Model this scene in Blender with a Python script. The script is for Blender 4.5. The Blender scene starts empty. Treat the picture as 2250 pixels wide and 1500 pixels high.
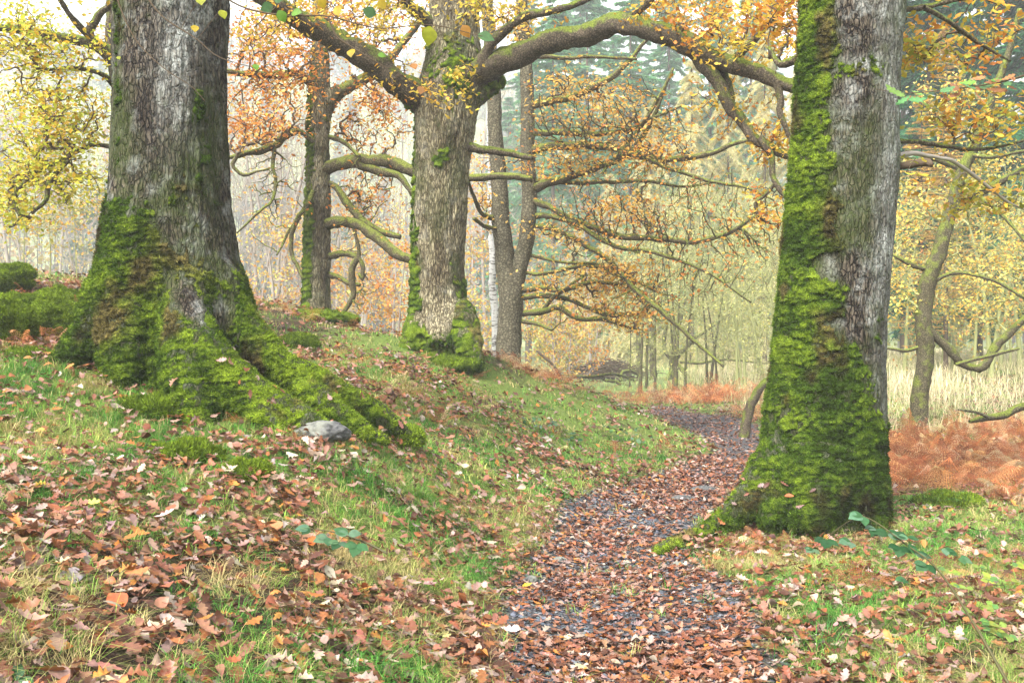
import bpy, math, random
import numpy as np
from mathutils import Vector
rng = np.random.default_rng(7); random.seed(7)
F = 2200.0; CX = 1125.0; HY = 760.0; CZ = 1.5
SC = bpy.context.scene; COL = SC.collection
def P(px, py, d): return np.array([(px-CX)/F*d, d, CZ-(py-HY)/F*d])
def proj(V): return CX+V[:,0]/V[:,1]*F, HY-(V[:,2]-CZ)/V[:,1]*F
def s2l(c):
    c = np.asarray(c, float)/255.0
    return np.where(c <= .04045, c/12.92, ((c+.055)/1.055)**2.4)
def pal(*cs, k=.62): return np.array([s2l(c)*k for c in cs])
def sm(x, a, b):
    t = np.clip((x-a)/(b-a), 0, 1); return t*t*(3-2*t)
# ---------------------------------------------------------------- noise
def _h(i, j, k, seed):
    n = (i.astype(np.int64)*374761393 + j.astype(np.int64)*668265263 + k.astype(np.int64)*2147483647 + seed*974711) & 0xffffffff
    n = ((n ^ (n >> 13))*1274126177) & 0xffffffff
    n = ((n ^ (n >> 16))*2246822519) & 0xffffffff
    return ((n ^ (n >> 15)) & 0xffffff)/float(0xffffff)
def vn(p, seed=0):
    f = np.floor(p); u = p-f; u = u*u*(3-2*u); i, j, k = f[:,0], f[:,1], f[:,2]; r = 0
    for a in (0, 1):
        for b in (0, 1):
            for c in (0, 1):
                w = (u[:,0] if a else 1-u[:,0])*(u[:,1] if b else 1-u[:,1])*(u[:,2] if c else 1-u[:,2])
                r = r+w*_h(i+a, j+b, k+c, seed)
    return r*2-1
def fbm(p, octv=3, seed=0, g=.5):
    p = np.asarray(p, float); r = 0; a = 1; t = 0
    for o in range(octv):
        r = r+a*vn(p*2.03**o+o*17.3, seed+o*31); t += a; a *= g
    return r/t
def n2(x, y, s, seed, o=3):
    return fbm(np.stack([x*s, y*s, np.zeros_like(x)], 1), o, seed)
# ---------------------------------------------------------------- scene objects
def tag(o, label=None, cat=None, group=None, kind=None):
    for k, v in (('label', label), ('category', cat), ('group', group), ('kind', kind)):
        if v: o[k] = v
    return o
def empty(name, loc, label, cat, group=None):
    o = bpy.data.objects.new(name, None); o.location = tuple(float(v) for v in loc); o.empty_display_size = .2
    COL.objects.link(o); return tag(o, label, cat, group)
def mesh(name, V, faces, mats, parent=None, col=None, smooth=True, midx=None):
    """faces: list of int arrays (n,k)"""
    V = np.asarray(V, np.float32)
    if parent is not None:
        p = parent
        while p is not None:
            V = V-np.array(p.location, np.float32); p = p.parent
    me = bpy.data.meshes.new(name)
    faces = [np.asarray(f, np.int32) for f in faces if len(f)]
    L = np.concatenate([f.ravel() for f in faces]); cnt = np.concatenate([np.full(len(f), f.shape[1], np.int32) for f in faces])
    st = np.concatenate([[0], np.cumsum(cnt)[:-1]]).astype(np.int32)
    me.vertices.add(len(V)); me.vertices.foreach_set('co', V.ravel())
    me.loops.add(len(L)); me.loops.foreach_set('vertex_index', L)
    me.polygons.add(len(cnt)); me.polygons.foreach_set('loop_start', st)
    try: me.polygons.foreach_set('loop_total', cnt)
    except Exception: pass
    me.polygons.foreach_set('use_smooth', np.full(len(cnt), smooth))
    if midx is not None: me.polygons.foreach_set('material_index', np.asarray(midx, np.int32))
    me.update(calc_edges=True)
    if col is not None:
        a = me.color_attributes.new('Col', 'FLOAT_COLOR', 'POINT')
        c = np.ones((len(V), 4), np.float32); c[:, :col.shape[1]] = col
        a.data.foreach_set('color', c.ravel())
    for m in (mats if isinstance(mats, (list, tuple)) else [mats]): me.materials.append(m)
    o = bpy.data.objects.new(name, me); COL.objects.link(o)
    if parent is not None: o.parent = parent
    return o
def dup(root, loc, rz=0, s=1, label=None, group=None):
    r = root.copy(); COL.objects.link(r); r.location = tuple(float(v) for v in loc); r.rotation_euler = (0, 0, rz); r.scale = (s, s, s)
    if label: r['label'] = label
    if group: r['group'] = group
    for ch in list(root.children):
        c = ch.copy(); COL.objects.link(c); c.parent = r
    return r
class Acc:
    def __init__(s): s.V = []; s.Fs = {}; s.C = []; s.n = 0
    def add(s, V, faces, col=None):
        for f in faces:
            f = np.asarray(f)
            if len(f): s.Fs.setdefault(f.shape[1], []).append(f+s.n)
        s.V.append(V); s.n += len(V)
        if col is not None: s.C.append(np.broadcast_to(col, (len(V), 3)))
    def build(s, name, mats, parent=None, smooth=True):
        if not s.n: return None
        return mesh(name, np.concatenate(s.V), [np.concatenate(v) for v in s.Fs.values()], mats, parent, np.concatenate(s.C) if s.C else None, smooth)
# ---------------------------------------------------------------- curves and tubes
def cr(pts, n):
    pts = np.asarray(pts, float); m = len(pts)
    if m == 2: return pts[0]+(pts[1]-pts[0])*np.linspace(0, 1, n)[:, None]
    E = np.vstack([2*pts[0]-pts[1], pts, 2*pts[-1]-pts[-2]])
    dl = np.concatenate([[0], np.cumsum(np.linalg.norm(np.diff(pts[:, :3], axis=0), axis=1))]); t = np.linspace(0, dl[-1], n)
    k = np.clip(np.searchsorted(dl, t, side='right')-1, 0, m-2); u = ((t-dl[k])/np.maximum(dl[k+1]-dl[k], 1e-9))[:, None]
    a, b, c, d = E[k], E[k+1], E[k+2], E[k+3]
    return .5*(2*b+(c-a)*u+(2*a-5*b+4*c-d)*u*u+(3*b-a-3*c+d)*u**3)
def tubes(Pt, R, S=5):
    """Pt (N,K,3) R (N,K) -> V, quads"""
    Pt = np.asarray(Pt, float); N, K = Pt.shape[:2]
    T = np.gradient(Pt, axis=1); T /= np.linalg.norm(T, axis=2, keepdims=True)+1e-9
    mT = np.abs(T.mean(1)); ref = np.eye(3)[np.argmin(mT, 1)][:, None, :]
    U = np.cross(T, ref); U /= np.linalg.norm(U, axis=2, keepdims=True)+1e-9; W = np.cross(T, U)
    a = np.linspace(0, 2*np.pi, S, endpoint=False)
    V = Pt[:, :, None, :]+R[:, :, None, None]*(np.cos(a)[None, None, :, None]*U[:, :, None, :]+np.sin(a)[None, None, :, None]*W[:, :, None, :])
    idx = np.arange(N*K*S).reshape(N, K, S); b = np.roll(idx, -1, 2)
    q = np.stack([idx[:, :-1], b[:, :-1], b[:, 1:], idx[:, 1:]], -1).reshape(-1, 4)
    return V.reshape(-1, 3), q
def colonize(nodes, attr, rg, rmin=.004, rmax=.05, arch=.12, jit=.1, pen=.15, K=5):
    nodes = np.asarray(nodes, float); M = len(nodes); N = len(attr)
    d0 = np.min(np.linalg.norm(attr[:, None, :]-nodes[None, ::max(1, M//60)], axis=2), 1)
    attr = attr[np.argsort(d0)]
    pool = np.zeros((M+N*(K-1), 3)); cost = np.zeros(len(pool)); par = np.full(len(pool), -1)
    pool[:M] = nodes; n = M; segs = np.zeros((N, K, 3)); t = np.linspace(0, 1, K)[:, None]
    for i, a in enumerate(attr):
        d = np.linalg.norm(pool[:n]-a, axis=1); j = int(np.argmin(d+pen*cost[:n])); L = d[j]; s = pool[j]
        off = rg.normal(0, 1, (K, 3))*jit*L*np.sin(t*np.pi); off[:, 2] += arch*L*np.sin(t[:, 0]*np.pi)
        sg = s+(a-s)*t+off; segs[i] = sg; pool[n:n+K-1] = sg[1:]; cost[n:n+K-1] = cost[j]+L*t[1:, 0]
        par[n:n+K-1] = i; segpar = par[j]
        if i == 0: sp = np.full(N, -1)
        sp[i] = segpar; n += K-1
    cnt = np.ones(N)
    for i in range(N-1, -1, -1):
        if sp[i] >= 0: cnt[sp[i]] += cnt[i]
    r = np.minimum(rmin*cnt**.5, rmax)
    rr = r[:, None]*np.linspace(1, .62, K)[None, :]
    return segs, rr
# ---------------------------------------------------------------- leaves
def basis(nrm, head):
    nrm = nrm/(np.linalg.norm(nrm, axis=1, keepdims=True)+1e-9)
    x = head-nrm*np.sum(head*nrm, 1, keepdims=True); x /= np.linalg.norm(x, axis=1, keepdims=True)+1e-9
    return np.stack([x, np.cross(nrm, x), nrm], 2)
def place(T, faces, pos, B, scale, col, acc, curl=None, curl2=None, wid=None):
    """T (m,3) template, x along leaf; B (N,3,3) columns = axes"""
    N = len(pos); m = len(T); L = np.broadcast_to(T, (N, m, 3)).copy()
    if wid is not None: L[:, :, 1] *= wid[:, None]
    if curl is not None: L[:, :, 2] += curl[:, None]*(L[:, :, 0]-.5)**2
    if curl2 is not None: L[:, :, 2] += curl2[:, None]*L[:, :, 1]**2*3
    V = np.einsum('nij,nmj->nmi', B, L)*np.asarray(scale)[:, None, None]+pos[:, None, :]
    off = (np.arange(N)*m)[:, None, None]
    acc.add(V.reshape(-1, 3), [(f[None]+off).reshape(-1, f.shape[1]) for f in faces], np.repeat(col, m, 0))
LEAF4 = (np.array([[0, 0, 0], [.5, .3, .09], [1, 0, 0], [.5, -.3, .09]]), [np.array([[0, 2, 1], [0, 3, 2]])])
def strip_leaf(w, fold=.12):
    n = len(w); x = np.linspace(0, 1, n); V = []
    for i in range(n): V += [[x[i], 0, 0], [x[i]+.12*w[i], w[i], fold*w[i]], [x[i]+.12*w[i]-.01, -w[i]*.95, fold*w[i]]]
    q = []
    for i in range(n-1): a = 3*i; b = a+3; q += [[a, b, b+1, a+1], [a, a+2, b+2, b]]
    return np.array(V, float), [np.array(q)]
_t = np.linspace(0, 1, 17)
OAK = strip_leaf(list(np.clip(.31*np.sin(np.pi*_t**1.25)**.8*(.74+.26*np.cos(2*np.pi*4.2*_t+2.6)), .01, 1)), .1)
OAK6 = strip_leaf([.02, .17, .12, .29, .2, .02])
OVAL = strip_leaf([.01, .18, .30, .35, .31, .19, .01])
HAZEL = strip_leaf([.05, .2, .31, .37, .39, .38, .35, .3, .23, .15, .07, .005], .1)
def leafcol(palette, N, rg, var=.18, w=None):
    c = palette[rg.choice(len(palette), N, p=w)]; return c*np.exp(rg.normal(0, var, (N, 1)))*np.exp(rg.normal(0, .06, (N, 3)))
# ---------------------------------------------------------------- materials
def mat(name, build):
    m = bpy.data.materials.new(name); m.use_nodes = True; nt = m.node_tree; nt.nodes.clear(); build(nt); return m
def N(nt, t, **kw):
    n = nt.nodes.new(t)
    for k, v in kw.items():
        if k in n.inputs: n.inputs[k].default_value = v
        else: setattr(n, k, v)
    return n
def noise(nt, scale, vec=None, detail=4, rough=.6):
    n = N(nt, 'ShaderNodeTexNoise', Scale=scale, Detail=detail, Roughness=rough)
    if vec is not None: nt.links.new(vec, n.inputs['Vector'])
    return n
def ramp(nt, src, stops):
    r = nt.nodes.new('ShaderNodeValToRGB'); nt.links.new(src, r.inputs[0]); e = r.color_ramp.elements
    while len(e) < len(stops): e.new(.5)
    for i, (p, c) in enumerate(stops):
        e[i].position = p; e[i].color = (*c, 1) if len(c) == 3 else c
    return r
def mixc(nt, fac, a, b, mode='MIX'):
    m = nt.nodes.new('ShaderNodeMix'); m.data_type = 'RGBA'; m.blend_type = mode
    for s, v in ((0, fac), (6, a), (7, b)):
        if hasattr(v, 'default_value') or isinstance(v, bpy.types.NodeSocket): nt.links.new(v, m.inputs[s])
        else: m.inputs[s].default_value = v if s == 0 else (*v, 1)
    return m.outputs[2]
def math_(nt, op, a, b=0.0, clamp=False):
    m = nt.nodes.new('ShaderNodeMath'); m.operation = op; m.use_clamp = clamp
    for s, v in ((0, a), (1, b)):
        if isinstance(v, bpy.types.NodeSocket): nt.links.new(v, m.inputs[s])
        else: m.inputs[s].default_value = v
    return m.outputs[0]
def outp(nt, sh): o = nt.nodes.new('ShaderNodeOutputMaterial'); nt.links.new(sh, o.inputs[0])
def prin(nt, col, rough=.8, bump=None, bs=.3, bd=.02, spec=.3):
    p = N(nt, 'ShaderNodeBsdfPrincipled', Roughness=rough); p.inputs['Specular IOR Level'].default_value = spec
    if isinstance(col, bpy.types.NodeSocket): nt.links.new(col, p.inputs['Base Color'])
    else: p.inputs['Base Color'].default_value = (*col, 1)
    if bump is not None:
        b = N(nt, 'ShaderNodeBump', Strength=bs, Distance=bd); nt.links.new(bump, b.inputs['Height']); nt.links.new(b.outputs[0], p.inputs['Normal'])
    return p.outputs[0]
def objco(nt, sc=(1, 1, 1)):
    g = nt.nodes.new('ShaderNodeNewGeometry'); m = nt.nodes.new('ShaderNodeMapping'); m.inputs['Scale'].default_value = sc
    nt.links.new(g.outputs['Position'], m.inputs['Vector']); return m.outputs[0]
def attr(nt): a = nt.nodes.new('ShaderNodeAttribute'); a.attribute_name = 'Col'; return a.outputs['Color']
def leaf_mat(name, trans=.4, rough=.55, spec=.35):
    def b(nt):
        c = attr(nt); nz = noise(nt, 60, objco(nt), 2); c2 = mixc(nt, .45, c, ramp(nt, nz.outputs[0], [(.3, (.45, .45, .45)), (.7, (1.2, 1.2, 1.2))]).outputs[0], 'MULTIPLY')
        s = prin(nt, c2, rough, spec=spec)
        if trans <= 0: outp(nt, s); return
        t = nt.nodes.new('ShaderNodeBsdfTranslucent'); nt.links.new(c2, t.inputs[0]); m = N(nt, 'ShaderNodeMixShader', Fac=trans)
        nt.links.new(s, m.inputs[1]); nt.links.new(t.outputs[0], m.inputs[2]); outp(nt, m.outputs[0])
    return mat(name, b)
M = {}
M['leaf'] = leaf_mat('leaf', .45); M['litter'] = leaf_mat('litter', .12, .5, .4); M['grass'] = leaf_mat('grass', .3, .6, .25); M['moss_blade'] = leaf_mat('moss_blade', .25, .9, .1)
M['glossy_leaf'] = leaf_mat('glossy_leaf', .2, .5, .25)
MG = tuple(s2l((125, 142, 52))*.55); MD = tuple(s2l((78, 92, 38))*.5)
def moss_b(nt):
    co = objco(nt); c = attr(nt); n1 = noise(nt, 90, co, 5, .75); n2_ = noise(nt, 14, co, 4)
    c = mixc(nt, .8, c, ramp(nt, n1.outputs[0], [(.38, (.22, .24, .2)), (.6, (1.6, 1.55, 1.3))]).outputs[0], 'MULTIPLY')
    c = mixc(nt, .5, c, ramp(nt, n2_.outputs[0], [(.35, (.6, .6, .55)), (.65, (1.35, 1.3, 1.1))]).outputs[0], 'MULTIPLY')
    outp(nt, prin(nt, c, .95, n1.outputs[0], .9, .02, .1))
M['moss'] = mat('moss', moss_b)
def bark_b(dark, light, lich, amt, scale=1.0, vstr=.22, ck=.35):
    """bark with upright fissures, lichen blotches and green algae; attribute Col: R lichen, G green"""
    def b(nt):
        co = objco(nt, (1, 1, vstr)); co2 = objco(nt); a = nt.nodes.new('ShaderNodeSeparateColor'); nt.links.new(attr(nt), a.inputs[0])
        n1 = noise(nt, 60*scale, co, 6, .75); n3 = noise(nt, 6*scale, co2, 5, .65); n4 = noise(nt, 34*scale, co2, 5, .75)
        wv = nt.nodes.new('ShaderNodeMix'); wv.data_type = 'VECTOR'; wv.inputs[0].default_value = .05; nt.links.new(co, wv.inputs[4]); nt.links.new(noise(nt, 9, co2, 3).outputs['Color'], wv.inputs[5])
        vo = nt.nodes.new('ShaderNodeTexVoronoi'); vo.feature = 'DISTANCE_TO_EDGE'; vo.inputs['Scale'].default_value = 40*scale; nt.links.new(wv.outputs[1], vo.inputs['Vector'])
        crack = ramp(nt, vo.outputs['Distance'], [(.02, (0, 0, 0)), (.16, (1, 1, 1))]).outputs[0]
        c = ramp(nt, n1.outputs[0], [(.38, tuple(np.array(dark)*.6)), (.49, tuple((np.array(dark)+light)/2)), (.62, tuple(np.array(light)*1.2))]).outputs[0]
        c = mixc(nt, crack, tuple(np.array(dark)*ck), c)
        lm = math_(nt, 'ADD', ramp(nt, n3.outputs[0], [(.5, (0, 0, 0)), (.62, (amt, amt, amt))]).outputs[0], a.outputs[0])
        lm = math_(nt, 'MULTIPLY', lm, ramp(nt, n4.outputs[0], [(.38, (.15, .15, .15)), (.56, (1, 1, 1))]).outputs[0], True)
        c = mixc(nt, lm, c, lich)
        n6 = noise(nt, 3.2*scale, objco(nt, (1, 1, .5)), 5, .65); c = mixc(nt, .85, c, ramp(nt, n6.outputs[0], [(.38, (.42, .36, .3)), (.58, (1.35, 1.35, 1.35))]).outputs[0], 'MULTIPLY')
        g = math_(nt, 'MULTIPLY', a.outputs[1], ramp(nt, n4.outputs[0], [(.3, (.35, .35, .35)), (.6, (1, 1, 1))]).outputs[0], True)
        c = mixc(nt, g, c, MD)
        h = math_(nt, 'ADD', math_(nt, 'MULTIPLY', n1.outputs[0], .5), math_(nt, 'MULTIPLY', crack, .7))
        outp(nt, prin(nt, c, .9, h, .9, .02, .2))
    return b
def limb_b(base, moss, thr=.1, sc=1.0):
    """bark whose upper side carries moss"""
    def b(nt):
        co = objco(nt); g = nt.nodes.new('ShaderNodeNewGeometry'); s = nt.nodes.new('ShaderNodeSeparateXYZ'); nt.links.new(g.outputs['Normal'], s.inputs[0])
        n1 = noise(nt, 50*sc, co, 5, .7); n2_ = noise(nt, 7*sc, co, 4)
        c = ramp(nt, n1.outputs[0], [(.36, tuple(np.array(base)*.3)), (.6, tuple(np.array(base)*1.5))]).outputs[0]
        vo = nt.nodes.new('ShaderNodeTexVoronoi'); vo.feature = 'DISTANCE_TO_EDGE'; vo.inputs['Scale'].default_value = 32*sc; nt.links.new(co, vo.inputs['Vector']); c = mixc(nt, ramp(nt, vo.outputs['Distance'], [(.02, (.25, .25, .25)), (.2, (1, 1, 1))]).outputs[0], tuple(np.array(base)*.2), c)
        f = math_(nt, 'ADD', math_(nt, 'MULTIPLY', s.outputs[2], .55), math_(nt, 'MULTIPLY', math_(nt, 'SUBTRACT', n2_.outputs[0], .5), 1.6))
        f = ramp(nt, f, [(max(0, thr), (0, 0, 0)), (thr+.3, (1, 1, 1))]).outputs[0]
        mc = ramp(nt, n1.outputs[0], [(.36, tuple(np.array(moss)*.3)), (.6, tuple(np.array(moss)*1.5))]).outputs[0]
        outp(nt, prin(nt, mixc(nt, f, c, mc), .9, n1.outputs[0], .7, .02, .15))
    return b
BD = tuple(s2l((56, 44, 34))*.4); BL = tuple(s2l((150, 138, 120))*.3); LI = tuple(s2l((206, 212, 206))*.56)
M['bark'] = mat('oak_bark', bark_b(BD, BL, LI, .42, 1.0, .26, .25))
M['bark_mid'] = mat('mid_bark', bark_b(tuple(s2l((112, 102, 78))*.66), tuple(s2l((170, 162, 132))*.68), LI, .2, .8, .22, .6))
M['limb'] = mat('limb_bark', limb_b(s2l((116, 104, 86))*.55, s2l((116, 130, 50))*.55, .02))
M['limb_far'] = mat('far_limb_bark', limb_b(s2l((122, 112, 84))*.55, s2l((128, 138, 62))*.6, .0))
M['twig'] = mat('twig_bark', lambda nt: outp(nt, prin(nt, s2l((104, 88, 68))*.55, .85)))
M['twig_pale'] = mat('pale_twig_bark', lambda nt: outp(nt, prin(nt, s2l((178, 168, 158))*.62, .85)))
M['twig_green'] = mat('mossy_twig_bark', lambda nt: outp(nt, prin(nt, s2l((156, 160, 104))*.7, .85)))
def birch_b(nt):
    n1 = noise(nt, 8, objco(nt, (1, 1, 4)), 4); outp(nt, prin(nt, ramp(nt, n1.outputs[0], [(.38, (.08, .07, .06)), (.48, (.5, .5, .48))]).outputs[0], .8))
M['birch'] = mat('birch_bark', birch_b)
def rock_b(nt):
    co = objco(nt); n1 = noise(nt, 25, co, 6, .7); n2_ = noise(nt, 5, co, 4)
    c = ramp(nt, n1.outputs[0], [(.35, (.025, .027, .03)), (.65, (.14, .14, .135))]).outputs[0]
    outp(nt, prin(nt, mixc(nt, math_(nt, 'MULTIPLY', ramp(nt, n2_.outputs[0], [(.48, (0, 0, 0)), (.6, (1, 1, 1))]).outputs[0], .6), c, (.2, .21, .17)), .85, n1.outputs[0], .6, .02))
M['rock'] = mat('rock', rock_b)
# ---------------------------------------------------------------- terrain
CP = [(0,1500,2.7),(0,1200,4),(0,1000,5.6),(0,900,6.6),(0,800,7.9),(0,740,9),(0,690,11),(200,650,12.5),(372,1300,4),(372,1500,3),(372,1100,5.3),(372,950,6.7),(372,870,7.4),(372,810,8.1),
 (150,800,7.8),(750,1200,5.5),(750,1400,4.2),(750,1100,6.1),(750,1000,6.9),(600,960,6.95),(900,985,7.9),(1000,1200,6.8),(1000,1100,7.8),(1000,1000,9),(1000,900,11),(1000,850,12),
 (965,762,14),(900,765,13.6),(1100,790,15),(1280,850,17),(1200,950,12.5),(1450,1000,12.5),(1300,1080,9.8),(1350,885,19),(1200,870,14.5),(560,700,14),(690,690,17),(750,720,15),(650,760,13),(800,800,12),(600,850,10),
 (1800,1170,8),(1950,1150,8.2),(2100,1050,10.8),(2250,1200,7.2),(2250,1500,4.2),(2000,1400,5),(2200,1000,13)]
def path_edges(d):
    rows = np.array([(1900,1120,1900),(1500,1060,1720),(1400,1080,1680),(1300,1120,1640),(1200,1180,1520),(1150,1220,1540),(1100,1290,1600),(1050,1420,1680),(1020,1510,1740),(1000,1570,1760),(980,1565,1750),(960,1520,1715),(940,1470,1670),(920,1440,1610),(905,1430,1520),(895,1425,1480)], float)
    dd = 3300/(rows[:,0]-760); o = np.argsort(dd)
    return (np.interp(d, dd[o], rows[o,1])-CX)/F*d, (np.interp(d, dd[o], rows[o,2])-CX)/F*d
ctl = [tuple(P(*c)) for c in CP]
for d in (3.5, 4.5, 6, 8, 10, 12, 14, 16, 18, 20, 22, 24):
    a, b = path_edges(np.array([d])); ctl += [(a[0], d, .02), ((a[0]+b[0])/2, d, -.03), (b[0], d, .02)]
ctl += [(-10,9,2.7),(-8,5,2.0),(-6,2,1.5),(-3,-2,.9),(0,-3,0),(.4,0,0),(4,0,.2),(5,-3,.2),(6,6,.2),(9,10,.25),(8,14,.2),(6,20,.2),(10,25,.4),(15,30,.6),(3,30,0),(0,30,0),(-1,24,.2),
        (-3.5,20,1.7),(-1,17,1.15),(-.04,18,1.0),(-.6,20.5,.6),(-6,24,.9),(-8,30,.2),(-12,18,2.2),(-15,28,.6),(-14,12,3.1),(12,18,.3),(-5,-4,1.2),(8,-2,.3)]
ctl = np.array(ctl)
def _phi(r2): return r2*np.log(r2+1e-9)*.5
_n = len(ctl); _A = np.zeros((_n+3, _n+3)); _d = ctl[:, None, :2]-ctl[None, :, :2]
_A[:_n, :_n] = _phi((_d**2).sum(2))+np.eye(_n)*.15; _A[:_n, _n] = 1; _A[:_n, _n+1:] = ctl[:, :2]; _A[_n, :_n] = 1; _A[_n+1:, :_n] = ctl[:, :2].T
_w = np.linalg.solve(_A, np.concatenate([ctl[:, 2], [0, 0, 0]]))
def far_h(x, y):
    h = .1+.75*sm(x, 2, 16)
    hill = sm(y-.12*x, 95, 330)*(84-10*sm(x, -40, 60))+6*n2(x, y, .012, 5)*sm(y, 90, 180)
    return h+hill
def in_path(x, y):
    a, b = path_edges(y); j = .12*n2(x, y, 1.6, 77); return np.minimum(x-a+j, b-x+j)*np.where(y > 25, 0, 1)-np.where(y > 25, 1, 0)
def Hb(x, y):
    r = np.zeros_like(x)
    for s in range(0, len(x), 40000):
        xx = x[s:s+40000]; yy = y[s:s+40000]; d2 = (xx[:, None]-ctl[None, :, 0])**2+(yy[:, None]-ctl[None, :, 1])**2
        r[s:s+40000] = _phi(d2)@_w[:_n]+_w[_n]+_w[_n+1]*xx+_w[_n+2]*yy
    w = sm(np.hypot(x, y-10), 17, 30); r = np.clip(r, -1, 5); return r*(1-w)+far_h(x, y)*w
def H(x, y):
    x = np.atleast_1d(np.asarray(x, float)); y = np.atleast_1d(np.asarray(y, float))
    ip = sm(in_path(x, y), -.1, .25)
    b = .045*n2(x, y, 1.3, 11, 3)+.02*n2(x, y, 6, 12, 2)
    return Hb(x, y)+b*(1-.7*ip)*sm(y, 60, 30)+b*3*sm(y, 30, 60)
def h1(x, y): return float(H([x], [y])[0])
def nrmH(x, y, e=.06):
    n = np.stack([(H(x-e, y)-H(x+e, y)), (H(x, y-e)-H(x, y+e)), np.full(len(x), 2*e)], 1); return n/np.linalg.norm(n, axis=1, keepdims=True)
def ground():
    def grid(xs, ys, low=0):
        X, Y = np.meshgrid(xs, ys); return X.ravel(), Y.ravel(), len(xs), len(ys)
    u = np.linspace(-1, 1, 521); xs = 9*u+ (np.sign(u)*(np.abs(u)**9))*500
    ys = np.concatenate([np.linspace(-25, 1, 40)[:-1], 1+ .02*(np.exp(np.linspace(0, math.log(500/.02+1), 620))-1)*1.0])
    ys = np.concatenate([np.linspace(-25, 1.5, 40)[:-1], np.geomspace(1.5, 520, 560)])
    X, Y, nx, ny = grid(xs, ys); Z = H(X, Y); V = np.stack([X, Y, Z], 1)
    i = np.arange(nx*ny).reshape(ny, nx); q = np.stack([i[:-1, :-1], i[:-1, 1:], i[1:, 1:], i[1:, :-1]], -1).reshape(-1, 4)
    ip = sm(in_path(X, Y), -.08, .12)
    c = np.stack([ip, greens(X, Y), sm(Y, 25, 45)], 1)
    def b(nt):
        co = objco(nt); s = nt.nodes.new('ShaderNodeSeparateColor'); nt.links.new(attr(nt), s.inputs[0])
        n1 = noise(nt, 45, co, 5, .7); n3 = noise(nt, 9, co, 4, .6); n5 = noise(nt, .5, co, 4)
        soil = ramp(nt, n1.outputs[0], [(.3, (.012, .008, .006)), (.5, (.05, .032, .022)), (.7, (.12, .08, .055))]).outputs[0]
        grn = ramp(nt, n1.outputs[0], [(.3, (.02, .03, .008)), (.66, (.2, .28, .06))]).outputs[0]
        pth = ramp(nt, n1.outputs[0], [(.3, (.02, .02, .022)), (.5, (.07, .07, .075)), (.7, (.2, .2, .21))]).outputs[0]
        far = ramp(nt, n5.outputs[0], [(.35, (.16, .23, .08)), (.65, (.3, .31, .14))]).outputs[0]
        gf = ramp(nt, math_(nt, 'ADD', math_(nt, 'MULTIPLY', s.outputs[1], .6), math_(nt, 'MULTIPLY', n3.outputs[0], .5)), [(.4, (0, 0, 0)), (.55, (1, 1, 1))]).outputs[0]
        c_ = mixc(nt, gf, soil, grn); c_ = mixc(nt, s.outputs[0], c_, pth); c_ = mixc(nt, s.outputs[2], c_, far)
        outp(nt, prin(nt, c_, .95, n1.outputs[0], .8, .03, .1))
    o = mesh('ground', V, [q], mat('ground', b), col=c); tag(o, 'leaf strewn woodland slope and flat meadow rising to a hill', None, None, 'structure')
def greens(x, y):
    n = n2(x, y, .9, 21, 3)*.5; g = .42+n*.9
    a, b = path_edges(y)
    band = sm(x, a-3.6, a-1.2)*sm(a+.1-x, 0, .3)*sm(y, 7.2, 9.5)*sm(y, 24, 18); g += .38*band*(.6+1.1*n2(x, y, 1.3, 23, 2))
    g += .25*sm(np.hypot(x+1, (y-13.2)*.8), 1.6, .6)+.35*sm(np.hypot(x+4, (y-7)*.9), 2.2, .8)
    g -= .25*sm(y, 5.6, 4.2); g += .35*sm(x, 2.2, 3.2)*sm(y, 12, 9)
    return np.clip(g, 0, 1)
# ---------------------------------------------------------------- big trunks
def rows_px(rows, d, top=None):
    r = np.array(rows, float); z = CZ-(r[:, 0]-HY)/F*d; cx = ((r[:, 1]+r[:, 2])/2-CX)/F*d; rad = (r[:, 2]-r[:, 1])/2/F*d
    return z, cx, rad
def closed_tube(Pt, R, S, fl=None):
    V, q = tubes(Pt[None], R[None], S); K = len(Pt); n = len(V)
    V = np.vstack([V, Pt[0], Pt[-1]]); a = np.arange(S); b = np.roll(a, -1)
    t = np.vstack([np.stack([b, a, np.full(S, n)], 1), np.stack([(K-1)*S+a, (K-1)*S+b, np.full(S, n+1)], 1)])
    return V, q, t
def remesh(parts, vox, it=6):
    A = Acc()
    for V, q, t in parts: A.add(V, [q, t])
    o = A.build('tmp', M['rock']); m = o.modifiers.new('r', 'REMESH'); m.mode = 'VOXEL'; m.voxel_size = vox
    if it: s = o.modifiers.new('s', 'SMOOTH'); s.factor = .5; s.iterations = it
    dg = bpy.context.evaluated_depsgraph_get(); dg.update(); me = o.evaluated_get(dg).to_mesh()
    V = np.zeros(len(me.vertices)*3, np.float32); me.vertices.foreach_get('co', V); V = V.reshape(-1, 3).astype(float)
    L = np.zeros(len(me.loops), np.int32); me.loops.foreach_get('vertex_index', L)
    lt = np.zeros(len(me.polygons), np.int32); me.polygons.foreach_get('loop_total', lt)
    assert (lt == 4).all(); q = L.reshape(-1, 4)
    o.evaluated_get(dg).to_mesh_clear(); mm = o.data; bpy.data.objects.remove(o); bpy.data.meshes.remove(mm)
    return V, q
def vnormals(V, q):
    n = np.cross(V[q[:, 2]]-V[q[:, 0]], V[q[:, 3]]-V[q[:, 1]]); r = np.zeros_like(V)
    for k in range(4): np.add.at(r, q[:, k], n)
    return r/(np.linalg.norm(r, axis=1, keepdims=True)+1e-12)
MOSSP = pal((86, 108, 30), (112, 136, 38), (140, 158, 50), (70, 88, 30), k=.55)
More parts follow.
